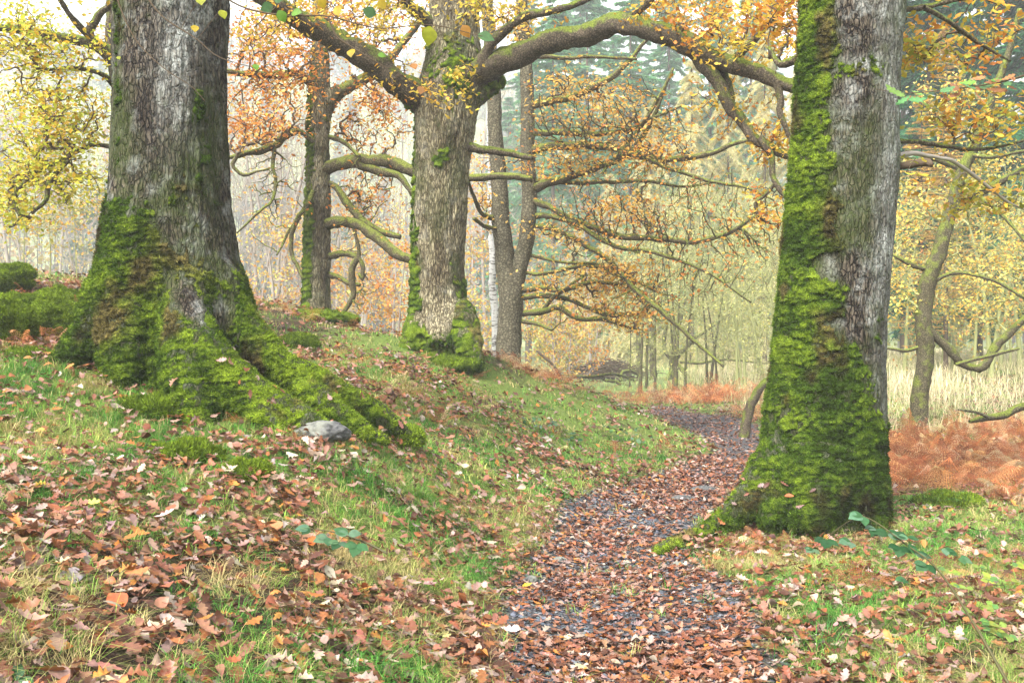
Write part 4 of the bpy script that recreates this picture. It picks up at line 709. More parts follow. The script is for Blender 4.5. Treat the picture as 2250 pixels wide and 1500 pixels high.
def background():
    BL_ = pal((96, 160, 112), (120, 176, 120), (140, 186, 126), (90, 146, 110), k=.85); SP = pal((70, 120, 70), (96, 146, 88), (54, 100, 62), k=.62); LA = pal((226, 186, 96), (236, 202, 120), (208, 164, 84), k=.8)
    STR = pal((224, 214, 154), (208, 200, 140), (232, 224, 172), k=.88)
    # dark conifers through the centre
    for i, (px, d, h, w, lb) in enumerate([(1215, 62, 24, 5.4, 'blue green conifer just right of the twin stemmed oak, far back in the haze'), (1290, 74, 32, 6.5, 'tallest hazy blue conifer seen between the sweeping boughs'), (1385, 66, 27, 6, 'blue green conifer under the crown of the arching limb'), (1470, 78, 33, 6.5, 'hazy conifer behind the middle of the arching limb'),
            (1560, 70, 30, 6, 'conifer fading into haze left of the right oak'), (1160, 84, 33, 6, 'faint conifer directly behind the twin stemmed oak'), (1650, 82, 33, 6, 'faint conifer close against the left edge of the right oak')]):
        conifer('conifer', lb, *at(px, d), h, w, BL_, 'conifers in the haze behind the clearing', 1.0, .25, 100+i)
    for i, (px, d, h, w, lb) in enumerate([(2040, 38, 21, 4.6, 'deep green conifer immediately right of the right oak'), (2150, 42, 25, 5.4, 'broad deep green conifer at the top right, behind the leaning tree'), (2260, 36, 22, 5, 'green conifer cut by the right edge of the picture'), (1985, 52, 28, 5, 'farther conifer half hidden behind the right oak')]):
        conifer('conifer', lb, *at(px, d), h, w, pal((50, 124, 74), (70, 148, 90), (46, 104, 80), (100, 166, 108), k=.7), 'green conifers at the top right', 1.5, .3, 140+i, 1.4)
    rc = np.random.default_rng(77)
    side = ['wide hazy conifer at the back, behind the clearing']
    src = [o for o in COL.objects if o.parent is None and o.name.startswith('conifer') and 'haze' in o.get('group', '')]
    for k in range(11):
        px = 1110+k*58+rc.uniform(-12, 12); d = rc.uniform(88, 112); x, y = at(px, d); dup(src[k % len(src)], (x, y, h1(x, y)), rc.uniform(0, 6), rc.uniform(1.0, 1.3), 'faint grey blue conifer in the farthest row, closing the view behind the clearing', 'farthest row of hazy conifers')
    conifer('larch', 'yellow larch spire in front of the deep green conifers at the top right', *at(2078, 31), 10.6, 1.5, LA, None, 1.2, .1, 160, 1.0, nw=.07)
    conifer('larch', 'lower yellow larch beside the first one, hard against the right oak', *at(2025, 33), 9.3, 1.6, LA, None, 1.0, .15, 161, .9, nw=.07)
    # straw coloured weeping larches in the middle distance
    for i, (px, d, h, w, lb) in enumerate([(1340, 56, 11, 3.0, 'straw yellow larch left of the pale group behind the path'), (1430, 52, 14, 3.2, 'tall straw yellow larch behind the sweeping boughs'), (1520, 48, 15, 3.4, 'straw yellow larch in the centre of the pale group'), (1600, 50, 16, 3.4, 'straw yellow larch with long weeping shoots near the arching limb'), (1680, 46, 15.5, 3.4, 'straw yellow larch just left of the right oak'),
            (1750, 52, 15, 3.2, 'straw yellow larch half hidden by the right oak'), (1270, 60, 8.5, 2.6, 'short straw yellow larch behind the low boughs')]):
        T = conifer('larch', lb, *at(px, d), h, w, STR, 'pale larches behind the path', 1.1, .6, 180+i, 1.5, .02, nw=.05)
    # hanging birches and bare thicket right of centre
    thick = [(1400, 34, 5.5, 'moss stemmed willow at the left of the bare thicket'), (1440, 31, 6.2, 'moss stemmed willow right of the brushwood pile'), (1500, 30, 5.8, 'bare willow above the mossy stump'), (1560, 33, 6.5, 'bare willow with upright stems right of the mossy stump'), (1615, 29, 5.6, 'bare willow in the middle of the thicket right of the stump'),
             (1660, 35, 7.0, 'taller bare willow at the back of the thicket'), (1690, 27, 4.8, 'low bare willow against the right oak'), (1640, 40, 7.8, 'tall bare birch rising over the thicket'), (1530, 42, 8.0, 'tall bare birch over the mossy stump'), (1590, 38, 3.5, 'low tangled willow behind the thicket')]
    for i, (px, d, h, lb) in enumerate(thick):
        x, y = at(px, d); bare_tree('bare_willow', lb, x, y, h, .05, 190, 'twig_green', 'bare willows and birches right of centre', .3, pal((222, 214, 120), (206, 206, 130), k=.8), .07, 1, 3 if i < 7 else 1, .12, rmin=.007, trunkmat='limb_moss' if i < 4 else None)
    for i, (px, d, h, lb) in enumerate([(1960, 30, 6.5, 'scrubby bare willow right of the right oak'), (2080, 32, 6.5, 'bare willow behind the leaning tree'), (2170, 27, 5.6, 'yellowing willow at the edge of the reedy meadow'), (2240, 31, 6.8, 'yellowing willow cut by the right edge of the picture')]):
        x, y = at(px, d); bare_tree('meadow_willow', lb, x, y, h, .08, 190, 'twig_green', 'willows at the meadow edge', .38, pal((222, 196, 84), (206, 190, 96), (222, 160, 84), k=.8), .1, 2, 3, .1, rmin=.008)
    for i, (px, d, h, lb) in enumerate([(1905, 62, 9, 'rounded grey green bush across the meadow'), (2000, 66, 10, 'rounded olive bush across the meadow'), (2110, 60, 9, 'olive bush across the meadow, behind the bending bough'), (2210, 64, 10, 'hazy bush across the meadow at the right edge'), (1330, 66, 4.5, 'low yellow green bush on the far side of the clearing'), (1230, 58, 3.6, 'low yellow green bush behind the twin stemmed oak'), (1420, 62, 5, 'low yellow bush behind the brushwood pile')]):
        x, y = at(px, d); bare_tree('meadow_bush', lb, x, y, h, .12, 170, 'twig_green', 'bushes across the meadow', .5, pal((196, 206, 116), (224, 214, 116), (172, 190, 106), k=.85), .22, 10, 3, .03, rmin=.015)
    # yellow and orange undergrowth behind the crest
    for i, (px, d, h, lp, lb) in enumerate([(620, 25, 4.3, 0, 'pale yellow sapling behind the crest, left of the slimmer oak'), (760, 27, 5.0, 1, 'orange leaved sapling right of the slimmer oak'), (850, 24, 4.0, 1, 'orange leaved sapling against the stout oak'), (800, 34, 7.0, 0, 'yellow leaved birch between the slimmer oak and the stout oak'), (880, 30, 5.2, 0, 'yellow sapling half hidden by the stout oak'),
            (1060, 24, 4.2, 0, 'yellow sapling between the stout oak and the twin stems'), (1210, 30, 3.4, 0, 'golden sapling right of the twin stemmed oak'), (1255, 34, 3.6, 1, 'low orange sapling under the sweeping boughs'), (1060, 30, 8.0, 1, 'orange leaved tree behind the twin stems'), (1300, 42, 9.0, 1, 'orange leaved tree behind the sweeping boughs')]):
        x, y = at(px, d); bare_tree('sapling', lb, x, y, h, .05, 130, 'twig_pale', 'saplings behind the crest', .42, [PALEY, ORANGE][lp], .1, 3, 2, .05, rmin=.006)
    # bare grey birches on the left
    protos = []
    for i, (px, d, h, lb) in enumerate([(530, 27, 9, 'thin grey birch right beside the massive left oak'), (560, 33, 12, 'pale birch left of the hanging twig'), (600, 29, 9.5, 'greenish stemmed birch with hanging twigs in front'), (628, 38, 13, 'tall faint birch left of the slimmer oak'), (655, 31, 9, 'thin birch against the left edge of the slimmer oak'), (740, 40, 12, 'faint birch right of the slimmer oak'), (800, 44, 13, 'faint tall birch midway to the stout oak'),
            (860, 36, 10, 'thin birch against the stout oak'), (60, 34, 11, 'faint birch near the left edge of the picture'), (130, 40, 12, 'faint birch behind the yellow leaves'), (200, 36, 10, 'faint birch left of the massive oak'), (1065, 40, 13, 'tall thin birch behind the twin stems')]):
        x, y = at(px, d); bare_tree('bare_birch', lb, x, y, h, .09, 110, 'twig_pale', 'bare birches on the left slope', .2, pal((224, 196, 110), (226, 180, 100), k=.8) if i % 3 == 1 else None, .09, 1, 1 if i % 2 else 2, .2, rmin=.007, up=1.0)
    for i, (px, py, h, lb) in enumerate([(50, 612, 1.5, 'little forked sapling on the mossy bank at the far left'), (170, 640, 1.6, 'thin twiggy sapling left of the massive oak'), (230, 640, 1.9, 'twiggy sapling touching the left side of the massive oak'), (110, 600, 1.8, 'spindly sapling on the bank under the yellow leaves')]):
        p = P(px, py, 13.5); p[2] = h1(p[0], p[1]); bare_tree('sapling', lb, p[0], p[1], h, .009, 45, 'twig_green', 'little saplings on the left bank', .3, PALEY, .06, 1, 1, .2, rmin=.004)
    x, y = at(1086, 20.5); T = Tree('white_birch', 'white birch stem seen between the stout oak and the twin stems', 'tree', (x, y, h1(x, y))); T.limb([(1090, 800, 9), (1088, 700, 9), (1082, 620, 8), (1080, 500, 7), (1075, 300, 6), (1072, 60, 4)], 20.5, 20.5, 10, name='trunk', mt='birch', rough=.04)
def brown_hill_wood():
    rg = np.random.default_rng(21); n = 2300; y = rg.uniform(68, 300, n)**1.0; x = rg.uniform(-.75, .62, n)*y; k = ((y > 96)|(x < -.12*y))&~((x > -.02*y)&(x < .3*y)&(y < 140)); x, y = x[k], y[k]; n = len(x); z = H(x, y); h = rg.uniform(8, 15, n)
    # bare crowns: a trunk and a fan of fine boughs each
    nb = 46; A = Acc(); i = np.repeat(np.arange(n), nb); m = len(i); s = rg.uniform(.05, .9, m); a = rg.uniform(0, 6.28, m); L = (1-s*.75)*rg.uniform(.16, .38, m)*h[i]; e = rg.uniform(.3, 1.2, m)
    p = np.stack([x[i]+rg.normal(0, .25, m), y[i]+rg.normal(0, .25, m), z[i]+s*h[i]], 1); d = np.stack([np.cos(a)*np.cos(e), np.sin(a)*np.cos(e), np.sin(e)], 1); sd = np.stack([-np.sin(a), np.cos(a), 0*a], 1)*(.022+.00022*y[i])[:, None]
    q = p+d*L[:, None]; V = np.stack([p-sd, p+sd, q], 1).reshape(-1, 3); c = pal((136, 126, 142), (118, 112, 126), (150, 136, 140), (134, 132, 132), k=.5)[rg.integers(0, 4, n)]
    A.add(V, [np.arange(3*m).reshape(-1, 3)], np.repeat(c[i], 3, 0)*.9); t = np.linspace(0, 1, 3); tr = np.stack([np.repeat(x[:, None], 3, 1), np.repeat(y[:, None], 3, 1), z[:, None]+h[:, None]*t], -1); V, q = tubes(tr, (.12*(1-.8*t))[None]*np.ones((n, 1)), 3); A.add(V, [q], np.array([.14, .12, .1]))
    # some keep leaves, a few are conifers
    pick = rg.random(n); lf = np.where((pick < .15))[0]; i = np.repeat(lf, 240); m = len(i); u = rg.normal(0, 1, (m, 3)); u /= np.linalg.norm(u, axis=1, keepdims=True); u *= rg.random((m, 1))**.35
    con = pick[i] < .08; P_ = np.stack([x[i]+u[:, 0]*h[i]*.24, y[i]+u[:, 1]*h[i]*.24, z[i]+h[i]*(.55+.42*u[:, 2])], 1); hh = np.clip((P_[:, 2]-z[i])/h[i], 0, 1); P_[con, :2] = np.stack([x[i], y[i]], 1)[con]+u[con, :2]*(h[i]*.28*(1.05-hh))[con][:, None]
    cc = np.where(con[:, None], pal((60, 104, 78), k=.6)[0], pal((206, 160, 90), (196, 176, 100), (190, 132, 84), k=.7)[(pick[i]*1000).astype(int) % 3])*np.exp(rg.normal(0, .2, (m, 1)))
    place(LEAF4[0], LEAF4[1], P_, basis(rg.normal(0, 1, (m, 3)), rg.normal(0, 1, (m, 3))), (.35+.0028*y[i])*rg.uniform(.6, 1.3, m), cc, A)
    o = A.build('hillside_wood', M['leaf'], None, False); tag(o, 'bare mauve brown wood covering the far hillside', None, None, 'stuff')
# ---------------------------------------------------------------- smaller things
def lump(name, label, cat, c, r, mt, seed, moss=0, group=None, flat=1.0, colr=None, detail=6, bl=(.012, .03)):
    th, ph = np.meshgrid(np.linspace(0, 2*np.pi, 72, endpoint=False), np.linspace(0.01, np.pi-.01, 40)); D = np.stack([np.sin(ph)*np.cos(th), np.sin(ph)*np.sin(th), np.cos(ph)], -1).reshape(-1, 3)
    rr = 1+.3*fbm(D*1.7+seed, 3, seed)+.08*fbm(D*6+seed, 3, seed+1); V = D*rr[:, None]*np.array(r)+np.array(c)
    i = np.arange(40*72).reshape(40, 72); b = np.roll(i, -1, 1); q = np.stack([i[:-1], i[1:], b[1:], b[:-1]], -1).reshape(-1, 4)
    base = (c[0], c[1], h1(c[0], c[1]))
    if moss:
        e = empty(name, base, label, cat, group); Nn = vnormals(V, q); mv = V+Nn*(.045*np.clip(np.abs(fbm(V*8, 3, 5))*2.5, 0, 1)**.6+.015*fbm(V*24, 2, 6))[:, None]
        mesh('moss', mv, [q], M['moss'], e, moss_colour(V, Nn[:, 2], 62, .24)); blades(mv, q, Nn, np.ones(len(V)), moss, np.random.default_rng(seed), e, 62, bl, 'moss_tufts', .22); return e
    o = mesh(name, V-np.array(base), [q], M[mt]); o.location = base; tag(o, label, cat, group); return o
def props():
    for i, (px, py, d, r, lb) in enumerate([(10, 725, 8.8, (.22, .25, .24), 'rounded mossy boulder cut by the left edge of the picture'), (112, 705, 9.8, (.2, .25, .24), 'tall mossy boulder left of the massive oak with bracken in front'), (50, 655, 10.6, (.26, .3, .2), 'mossy boulder behind the one cut by the left edge'), (130, 632, 11.6, (.28, .3, .15), 'low mossy boulder farthest back on the left bank'), (165, 690, 10.8, (.15, .2, .16), 'small mossy boulder closest to the massive oak'), (10, 622, 12.0, (.3, .3, .18), 'hazy mossy boulder at the top of the left bank')]):
        c = P(px, py, d); c[2] = h1(c[0], c[1])+r[2]*.55; lump('mossy_boulder', lb, 'boulder', c, r, 'moss', 30+i, 16000, 'mossy boulders on the left bank', bl=(.012, .035))
    for i, (px, py, r, lb) in enumerate([(655, 762, (.26, .22, .14), 'round moss cushion on the open bank below the slimmer oak'), (690, 700, (.6, .4, .12), 'mossy mound at the foot of the slimmer oak'), (345, 905, (.28, .2, .1), 'dark green moss cushion in front of the massive oak'), (410, 1010, (.2, .16, .09), 'moss cushion spilling below the front root'), (535, 1045, (.13, .11, .06), 'small bright moss cushion among leaves below the root'),
            (990, 800, (.42, .3, .1), 'bright moss cushion at the foot of the stout oak'), (2085, 1110, (.26, .2, .1), 'bright green moss cushion right of the right oak'), (850, 955, (.3, .12, .05), 'moss cushion along the end of the long root'), (70, 790, (.3, .2, .07), 'flat moss cushion at the left beside the massive oak')]):
        c = ground_at(px, py); c[2] = h1(c[0], c[1])-.02; lump('moss_cushion', lb, 'moss', c, r, 'moss', 50+i, 9000, 'moss cushions on the bank', bl=(.015, .04))
    c = P(705, 940, 6.95); lump('grey_rock', 'bare grey rock at the end of the front mossy root', 'rock', c+np.array([0, .1, -.04]), (.2, .14, .085), 'rock', 70)
    for i, (px, py, r, lb) in enumerate([(1570, 1178, (.075, .06, .05), 'rounded grey stone at the edge of the path below the right oak'), (1500, 1100, (.13, .08, .035), 'flat dark stone beside the path left of the right oak'), (1230, 1235, (.05, .05, .025), 'small slate stone in the middle of the path'), (1165, 1278, (.05, .04, .03), 'small grey stone at the left edge of the path'), (1490, 1243, (.04, .035, .025), 'small mossy stone in the path below the root'),
            (1405, 1240, (.03, .02, .015), 'tiny blue grey stone in the path'), (1300, 1120, (.06, .05, .025), 'pale grey stone at the left edge of the path bend'), (1545, 1080, (.14, .1, .04), 'mossy flat stone by the toe of the right oak')]):
        c = ground_at(px, py); c[2] += r[2]*.25; lump('path_stone', lb, 'stone', c, r, 'rock', 80+i, 0, 'stones beside and in the path')
    # bare root along the path edge
    T = Tree('fallen_limb', 'grey lichened fallen limb lying over the bracken at the right edge', 'branch', P(2200, 912, 13)); T.limb([(2130, 926, 5), (2160, 918, 9), (2200, 912, 10), (2240, 896, 11), (2300, 872, 12), (2380, 845, 12)], 13, 13.3, 12, mt='limb_moss', name='limb', rough=.06, rk=.8); T.limb([(2170, 915, 4), (2140, 905, 3), (2105, 900, 2)], 13, 12.8, 8, mt='bark_l', name='side_twig')
    T = Tree('leaning_tree', 'short dark trunk leaning right out of the bracken beside the right oak', 'tree', P(1640, 945, 15.5)); T.limb([(1636, 960, 13), (1642, 920, 11), (1652, 885, 10), (1672, 850, 8), (1700, 825, 6), (1740, 800, 5), (1800, 780, 3)], 15.5, 15.5, 12, mt='limb', name='trunk', wob=.08)
    T = Tree('mossy_stump', 'moss covered stump with splayed roots and a forked bough in front of the thicket', 'tree stump', P(1485, 841, 38)); LM = dict(S=10, mt='limb_moss', rk=.75)
    T.limb([(1482, 840, 20), (1480, 810, 13), (1476, 770, 10), (1484, 730, 8), (1500, 690, 6), (1506, 640, 3)], 38, 38, name='trunk', **LM); T.limb([(1478, 790, 5), (1500, 815, 7), (1525, 844, 4)], 38, 37, name='root', **LM); T.limb([(1484, 800, 5), (1468, 830, 6), (1458, 845, 3)], 38, 37, name='root', **LM)
    T.limb([(1485, 785, 9), (1505, 765, 8), (1530, 740, 5), (1555, 725, 4), (1590, 700, 2)], 38, 37, name='bough', **LM); T.limb([(1495, 795, 4), (1540, 797, 4), (1590, 790, 3), (1650, 795, 3), (1700, 800, 1)], 38, 37, name='bough', **LM); T.limb([(1479, 795, 5), (1462, 770, 6), (1460, 740, 6), (1466, 690, 5), (1460, 620, 4)], 38, 38, name='bough', **LM)
    T.crown([(1500, 690, 38, 60, 90, 1.2), (1600, 770, 37.5, 90, 40, .8)], PALEY, per=0, n=110, mt='twig_green', rmin=.008)
    T = Tree('mossy_post_tree', 'upright moss covered stem left of the stump', 'tree', P(1404, 841, 38)); T.limb([(1405, 842, 8), (1404, 780, 7), (1400, 720, 6), (1394, 690, 5), (1385, 655, 4)], 38, 38, name='trunk', **LM); T.limb([(1402, 822, 5), (1385, 814, 5), (1368, 818, 5), (1362, 838, 4)], 38, 37.5, name='root', **LM); T.crown([(1400, 700, 38, 40, 60, .8)], PALEY, per=0, n=50, mt='twig_green', rmin=.007)
    T = Tree('mossy_tree', 'thicker pale mossy stem between the brushwood pile and the stump', 'tree', P(1438, 841, 38)); T.limb([(1434, 843, 13), (1434, 800, 9), (1433, 740, 8), (1436, 680, 7), (1428, 620, 5), (1432, 540, 4), (1440, 440, 2)], 38, 38, name='trunk', **LM); T.crown([(1435, 560, 38, 70, 90, 1.5)], PALEY, per=0, n=120, mt='twig_green', rmin=.007)
    T = Tree('fallen_log', 'long thin fallen trunk lying across the clearing left of the stump', 'log', P(1290, 826, 33)); T.limb([(1180, 830, 6), (1240, 826, 6), (1300, 828, 6), (1350, 822, 5), (1400, 838, 4)], 30, 38, 8, mt='limb_moss', name='log', rk=.6, rough=.2); T.limb([(1232, 826, 4), (1212, 798, 3), (1190, 780, 3), (1178, 770, 2)], 27, 27, 6, mt='twig', name='snag')
    for k, (a, b) in enumerate([((1345, 838), (1375, 845))]):
        T = Tree('mossy_log', 'short mossy log in the grass below the fallen trunk', 'log', P(1352, 840, 28)); T.limb([(1330, 836, 4), (1350, 838, 6), (1370, 845, 5), (1392, 850, 3)], 36, 35, 8, mt='limb_moss', name='log', rk=.7)
    rg = np.random.default_rng(33); n = 260; c0 = P(1335, 790, 39); a = rg.uniform(0, 6.28, n); L = rg.uniform(.6, 1.8, n); u = rg.normal(0, .38, (n, 2))*np.array([2.0, .8]); z = h1(c0[0], c0[1])+rg.random(n)*np.clip(.8-.25*np.abs(u[:, 0]), .12, .8)
    p = np.stack([c0[0]+u[:, 0], c0[1]+u[:, 1], z], 1); dv = np.stack([np.cos(a)*L, np.sin(a)*L*.5, rg.normal(0, .22, n)*L], 1); t = np.linspace(-.5, .5, 4)[None, :, None]; V, q = tubes(p[:, None]+dv[:, None]*t, np.full((n, 4), .014), 4)
    e = empty('brushwood_pile', (c0[0], c0[1], h1(c0[0], c0[1])), 'dark heap of cut brushwood on the far side of the clearing', 'brushwood'); o = mesh('brushwood', V, [q], M['twig'], e); o['kind'] = 'stuff'
    # bracken plants standing alone
    for i, (px, py, n, L, lb) in enumerate([(960, 930, 9, .42, 'curled rust bracken plant on the bank right of the long root'), (527, 935, 6, .2, 'small rust bracken plant against the front root'), (60, 745, 8, .38, 'hanging bracken plant in front of the mossy boulders'), (215, 805, 10, .28, 'bracken plant crumpled at the left foot of the massive oak'), (180, 700, 14, .5, 'rust bracken plant between the boulders and the massive oak'),
            (1725, 1150, 12, .34, 'rust bracken plant against the foot of the right oak'), (1880, 1290, 14, .34, 'flattened bracken plant in the grass below the right oak'), (2200, 1100, 14, .5, 'tall bracken plant at the right edge of the picture'), (640, 810, 10, .34, 'rust bracken plant behind the long mossy root'), (1045, 830, 8, .32, 'bracken plant right of the stout oak'), (1255, 860, 7, .32, 'bracken plant near the end of the crest')]):
        c = ground_at(px, py); A = Acc(); r_ = np.random.default_rng(400+i); e = empty('bracken_plant', c, lb, 'fern', 'single bracken plants')
        for k in range(n): A = Acc(); fronds(A, (c+r_.normal(0, .05, 3)*np.array([1, 1, 0]))[None], np.array([L*r_.uniform(.7, 1.2)]), r_, FR, (.5, 1.4), (.4, 1.2)); A.build('frond', M['leaf'], e, False)
    # bramble arching in from the right
    def bramble(name, lb, stem, leaves, colr, size=.05, rr=.0048, group=None):
        p = [P(*s) for s in stem]; T = Tree(name, lb, 'plant', p[0]); c = cr(np.array(p), 50); V, q = tubes(c[None], np.linspace(rr*1.3, rr*.5, 50)[None], 6); mesh('stem', V, [q], M['stem'], T.e); r_ = T.rg
        for (px, py, d, s, ang) in leaves:
            o = P(px, py, d); j = np.argmin(np.linalg.norm(c-o, axis=1)); pt = np.array([c[j], (c[j]+o)/2+np.array([0, 0, .01]), o]); V, q = tubes(cr(pt, 6)[None], np.full((1, 6), .0012), 4); sk = (V, q)
            A = Acc(); n = 3; an = np.radians(ang)+np.array([-1.1, 0, 1.1]); hd = np.stack([np.cos(an), -.3+0*an, np.sin(an)*.8], 1); nr = np.stack([0*an+.2, -.55+.1*r_.normal(0, 1, 3), 1+0*an], 1)
            place(HAZEL[0], HAZEL[1], np.repeat(o[None], 3, 0), basis(nr, hd), s*np.array([.8, 1, .8]), leafcol(colr, 3, r_, .1), A, curl=r_.normal(-.15, .1, 3), wid=np.full(3, .95)); lo = A.build('leaf', M['glossy_leaf'], T.e); mesh('leaf_stalk', sk[0], [sk[1]], M['stem'], lo)
    BG = pal((84, 138, 84), (58, 112, 62), (116, 156, 116), k=.42)
    bramble('bramble', 'arching bramble with blue green leaves reaching in from the bottom right corner', [(2300, 1640, 3.1), (2215, 1500, 3.3), (2140, 1370, 3.5), (2060, 1250, 3.8), (1990, 1195, 4.0), (1930, 1150, 4.1), (1890, 1130, 4.15)],
            [(1895, 1132, 4.1, .075, 200), (1925, 1160, 4.1, .07, 240), (1950, 1175, 4.05, .075, 60), (1975, 1200, 4.0, .07, 250), (2010, 1215, 3.95, .07, 20), (2035, 1238, 3.85, .07, 220), (1995, 1180, 4.0, .06, 100), (1870, 1190, 4.1, .065, 190), (1815, 1185, 4.15, .075, 250), (1785, 1205, 4.15, .05, 230), (2075, 1205, 3.9, .055, 320), (2110, 1225, 3.8, .05, 330), (1990, 1272, 3.9, .05, 180)], BG)
    bramble('bramble', 'small bramble sprig with blue green leaves in the grass left of the path', [(850, 1215, 5.0), (800, 1190, 5.05), (740, 1170, 5.1), (680, 1160, 5.15)], [(680, 1160, 5.1, .075, 180), (720, 1180, 5.05, .08, 210), (765, 1172, 5.0, .085, 100), (785, 1195, 5.0, .09, 260), (745, 1190, 5.0, .07, 250)], BG)
    bramble('bramble', 'low blue green bramble patch at the very bottom left corner', [(40, 1520, 2.75), (20, 1490, 2.78), (0, 1470, 2.8)], [(5, 1470, 2.75, .07, 120), (30, 1495, 2.7, .07, 20)], BG)
    YG = pal((170, 186, 70), (146, 176, 76), (112, 160, 84), k=.5); r_ = np.random.default_rng(55)
    for i, (px, py, lb) in enumerate([(2150, 1400, 'lime leaved bramble seedling right of the arching bramble stem'), (2200, 1330, 'yellow green seedling at the right edge above the corner'), (2095, 1345, 'small yellow green seedling just left of the bramble stem'), (2220, 1440, 'yellow green seedling lowest in the right corner')]):
        c = ground_at(px, py, 2.5); q0 = c+np.array([0, 0, .14]); d = c[1]; sx = lambda p: (CX+p[0]/p[1]*F, HY-(p[2]-CZ)/p[1]*F, p[1]); a, b = sx(c), sx(q0)
        bramble('bramble_seedling', lb, [a, ((a[0]+b[0])/2+8, (a[1]+b[1])/2, d), b], [(b[0]+r_.normal(0, 30), b[1]+r_.normal(0, 22), d+r_.normal(0, .05), .055, r_.uniform(0, 360)) for _ in range(6)], YG, rr=.0018)
    r_ = np.random.default_rng(56)
    for i, (px, py, lb) in enumerate([(1170, 945, 'low blue green plant on the grassy bank, nearest the crest'), (1245, 965, 'low blue green plant in the middle of the grassy bank'), (1330, 960, 'yellow and green leaved plant on the bank above the path'), (1385, 975, 'low green plant on the bank close to the path bend')]):
        c = ground_at(px, py, 6); A = Acc(); n = 26; pos = c+r_.normal(0, 1, (n, 3))*np.array([.16, .2, .0])+np.array([0, 0, .07]); pos[:, 2] = H(pos[:, 0], pos[:, 1])+r_.uniform(.03, .14, n); e = empty('ground_plant', c, lb, 'plant', 'low plants on the grassy bank')
        nr = r_.normal(0, .4, (n, 3))+np.array([0, -.3, 1]); place(OVAL[0], OVAL[1], pos, basis(nr, r_.normal(0, 1, (n, 3))), r_.uniform(.05, .085, n), leafcol(BG if i != 2 else YG, n, r_, .15), A); A.build('leaves', M['glossy_leaf'], e)
        st = np.stack([pos*0+c, (pos+c)/2, pos], 1); st[:, 0, 2] = h1(c[0], c[1])-.02; V, q = tubes(st, np.full((n, 3), .0012), 3); mesh('stalks', V, [q], M['stem'], e)
    # tufts of long grass
    for i, (px, py, n, hh, lb) in enumerate([(785, 1070, 260, .22, 'long green grass tuft on the bank below the long root'), (390, 990, 200, .14, 'drooping green grass tuft over the moss below the front root'), (2090, 1110, 320, .2, 'bright drooping grass tuft right of the right oak'), (820, 1490, 260, .13, 'dense green grass tuft at the bottom of the picture'), (1480, 1420, 10, .1, ''), (940, 1480, 200, .1, 'second green grass tuft at the bottom, nearer the path'), (450, 1190, 220, .13, 'green grass tuft among leaves in the left foreground'), (1795, 1440, 120, .2, 'broad bladed grass tuft below the right oak'), (1000, 790, 260, .22, 'shaggy grass tuft hanging at the foot of the stout oak')]):
        if not lb: continue
        c = ground_at(px, py); A = Acc(); r_ = np.random.default_rng(600+i); x = c[0]+r_.normal(0, .06, n)*(1+hh*2); y = c[1]+r_.normal(0, .05, n)*(1+hh*2); blade_mesh(A, x, y, H(x, y)-.01, hh*r_.uniform(.6, 1.2, n), np.full(n, .0018+.0001*c[1]), r_.uniform(.5, 1.7, n), leafcol(GRASS[[0, 1, 5]]*.95, n, r_, .2), r_)
        o = A.build('grass_tuft', M['grass'], None, False); tag(o, lb, 'grass tuft', 'tufts of long grass')
    # single leaves one can pick out
    r_ = np.random.default_rng(58)
    for i, (px, py, s, k, cl, lb) in enumerate([(330, 1395, .115, 0, (224, 198, 178), 'large pale oak leaf lying face up in the left foreground'), (810, 1480, .075, 1, (232, 208, 190), 'pale oval leaf on the green grass tuft at the bottom'), (970, 1405, .085, 0, (240, 228, 150), 'cream yellow leaf lying left of the path near the bottom'), (1170, 1298, .07, 0, (236, 204, 60), 'bright yellow oak leaf at the left edge of the path'), (105, 965, .085, 1, (226, 182, 84), 'yellow leaf lying in front of the massive oak at the left'), (190, 1290, .1, 1, (212, 196, 214), 'lilac grey leaf standing on edge in the left foreground'),
            (240, 1335, .11, 1, (186, 96, 52), 'russet beech leaf beside green grass in the left foreground'), (600, 1195, .11, 1, (200, 136, 90), 'tan beech leaf left of the bramble sprig'), (690, 1220, .1, 1, (196, 104, 44), 'orange brown beech leaf just below the bramble sprig'), (110, 1090, .1, 0, (230, 180, 60), 'small yellow orange leaf in the middle of the left foreground'), (175, 1130, .1, 0, (214, 206, 96), 'greenish yellow maple like leaf in the left foreground'), (1100, 1400, .1, 0, (224, 206, 206), 'large pale oak leaf at the left side of the path bottom'), (1850, 1088, .07, 1, (200, 106, 66), 'orange leaf caught on the mossy foot of the right oak'), (421, 822, .05, 0, (240, 238, 226), 'white oak leaf caught on the mossy front root')]):
        if i == 13: c = P(px, py, 7.05)
        elif i == 12: c = P(1745, 1090, 7.3)
        else: c = ground_at(px, py); c[2] += .045
        A = Acc(); T_, F_ = (OAK, OVAL)[k]; nr = np.array([[r_.normal(0, .2), -.45, 1.]]) if i != 5 else np.array([[.5, -1, .35]]); place(T_, F_, np.array([[0, 0, 0.]]), basis(nr, np.array([[r_.normal(0, 1), r_.normal(0, .5), .1]])), np.array([s]), pal(cl, k=.7), A, curl=np.array([.25]), curl2=np.array([.3])); o = A.build('fallen_leaf', M['litter']); o.location = c; tag(o, lb, 'leaf', 'single leaves that stand out on the ground')
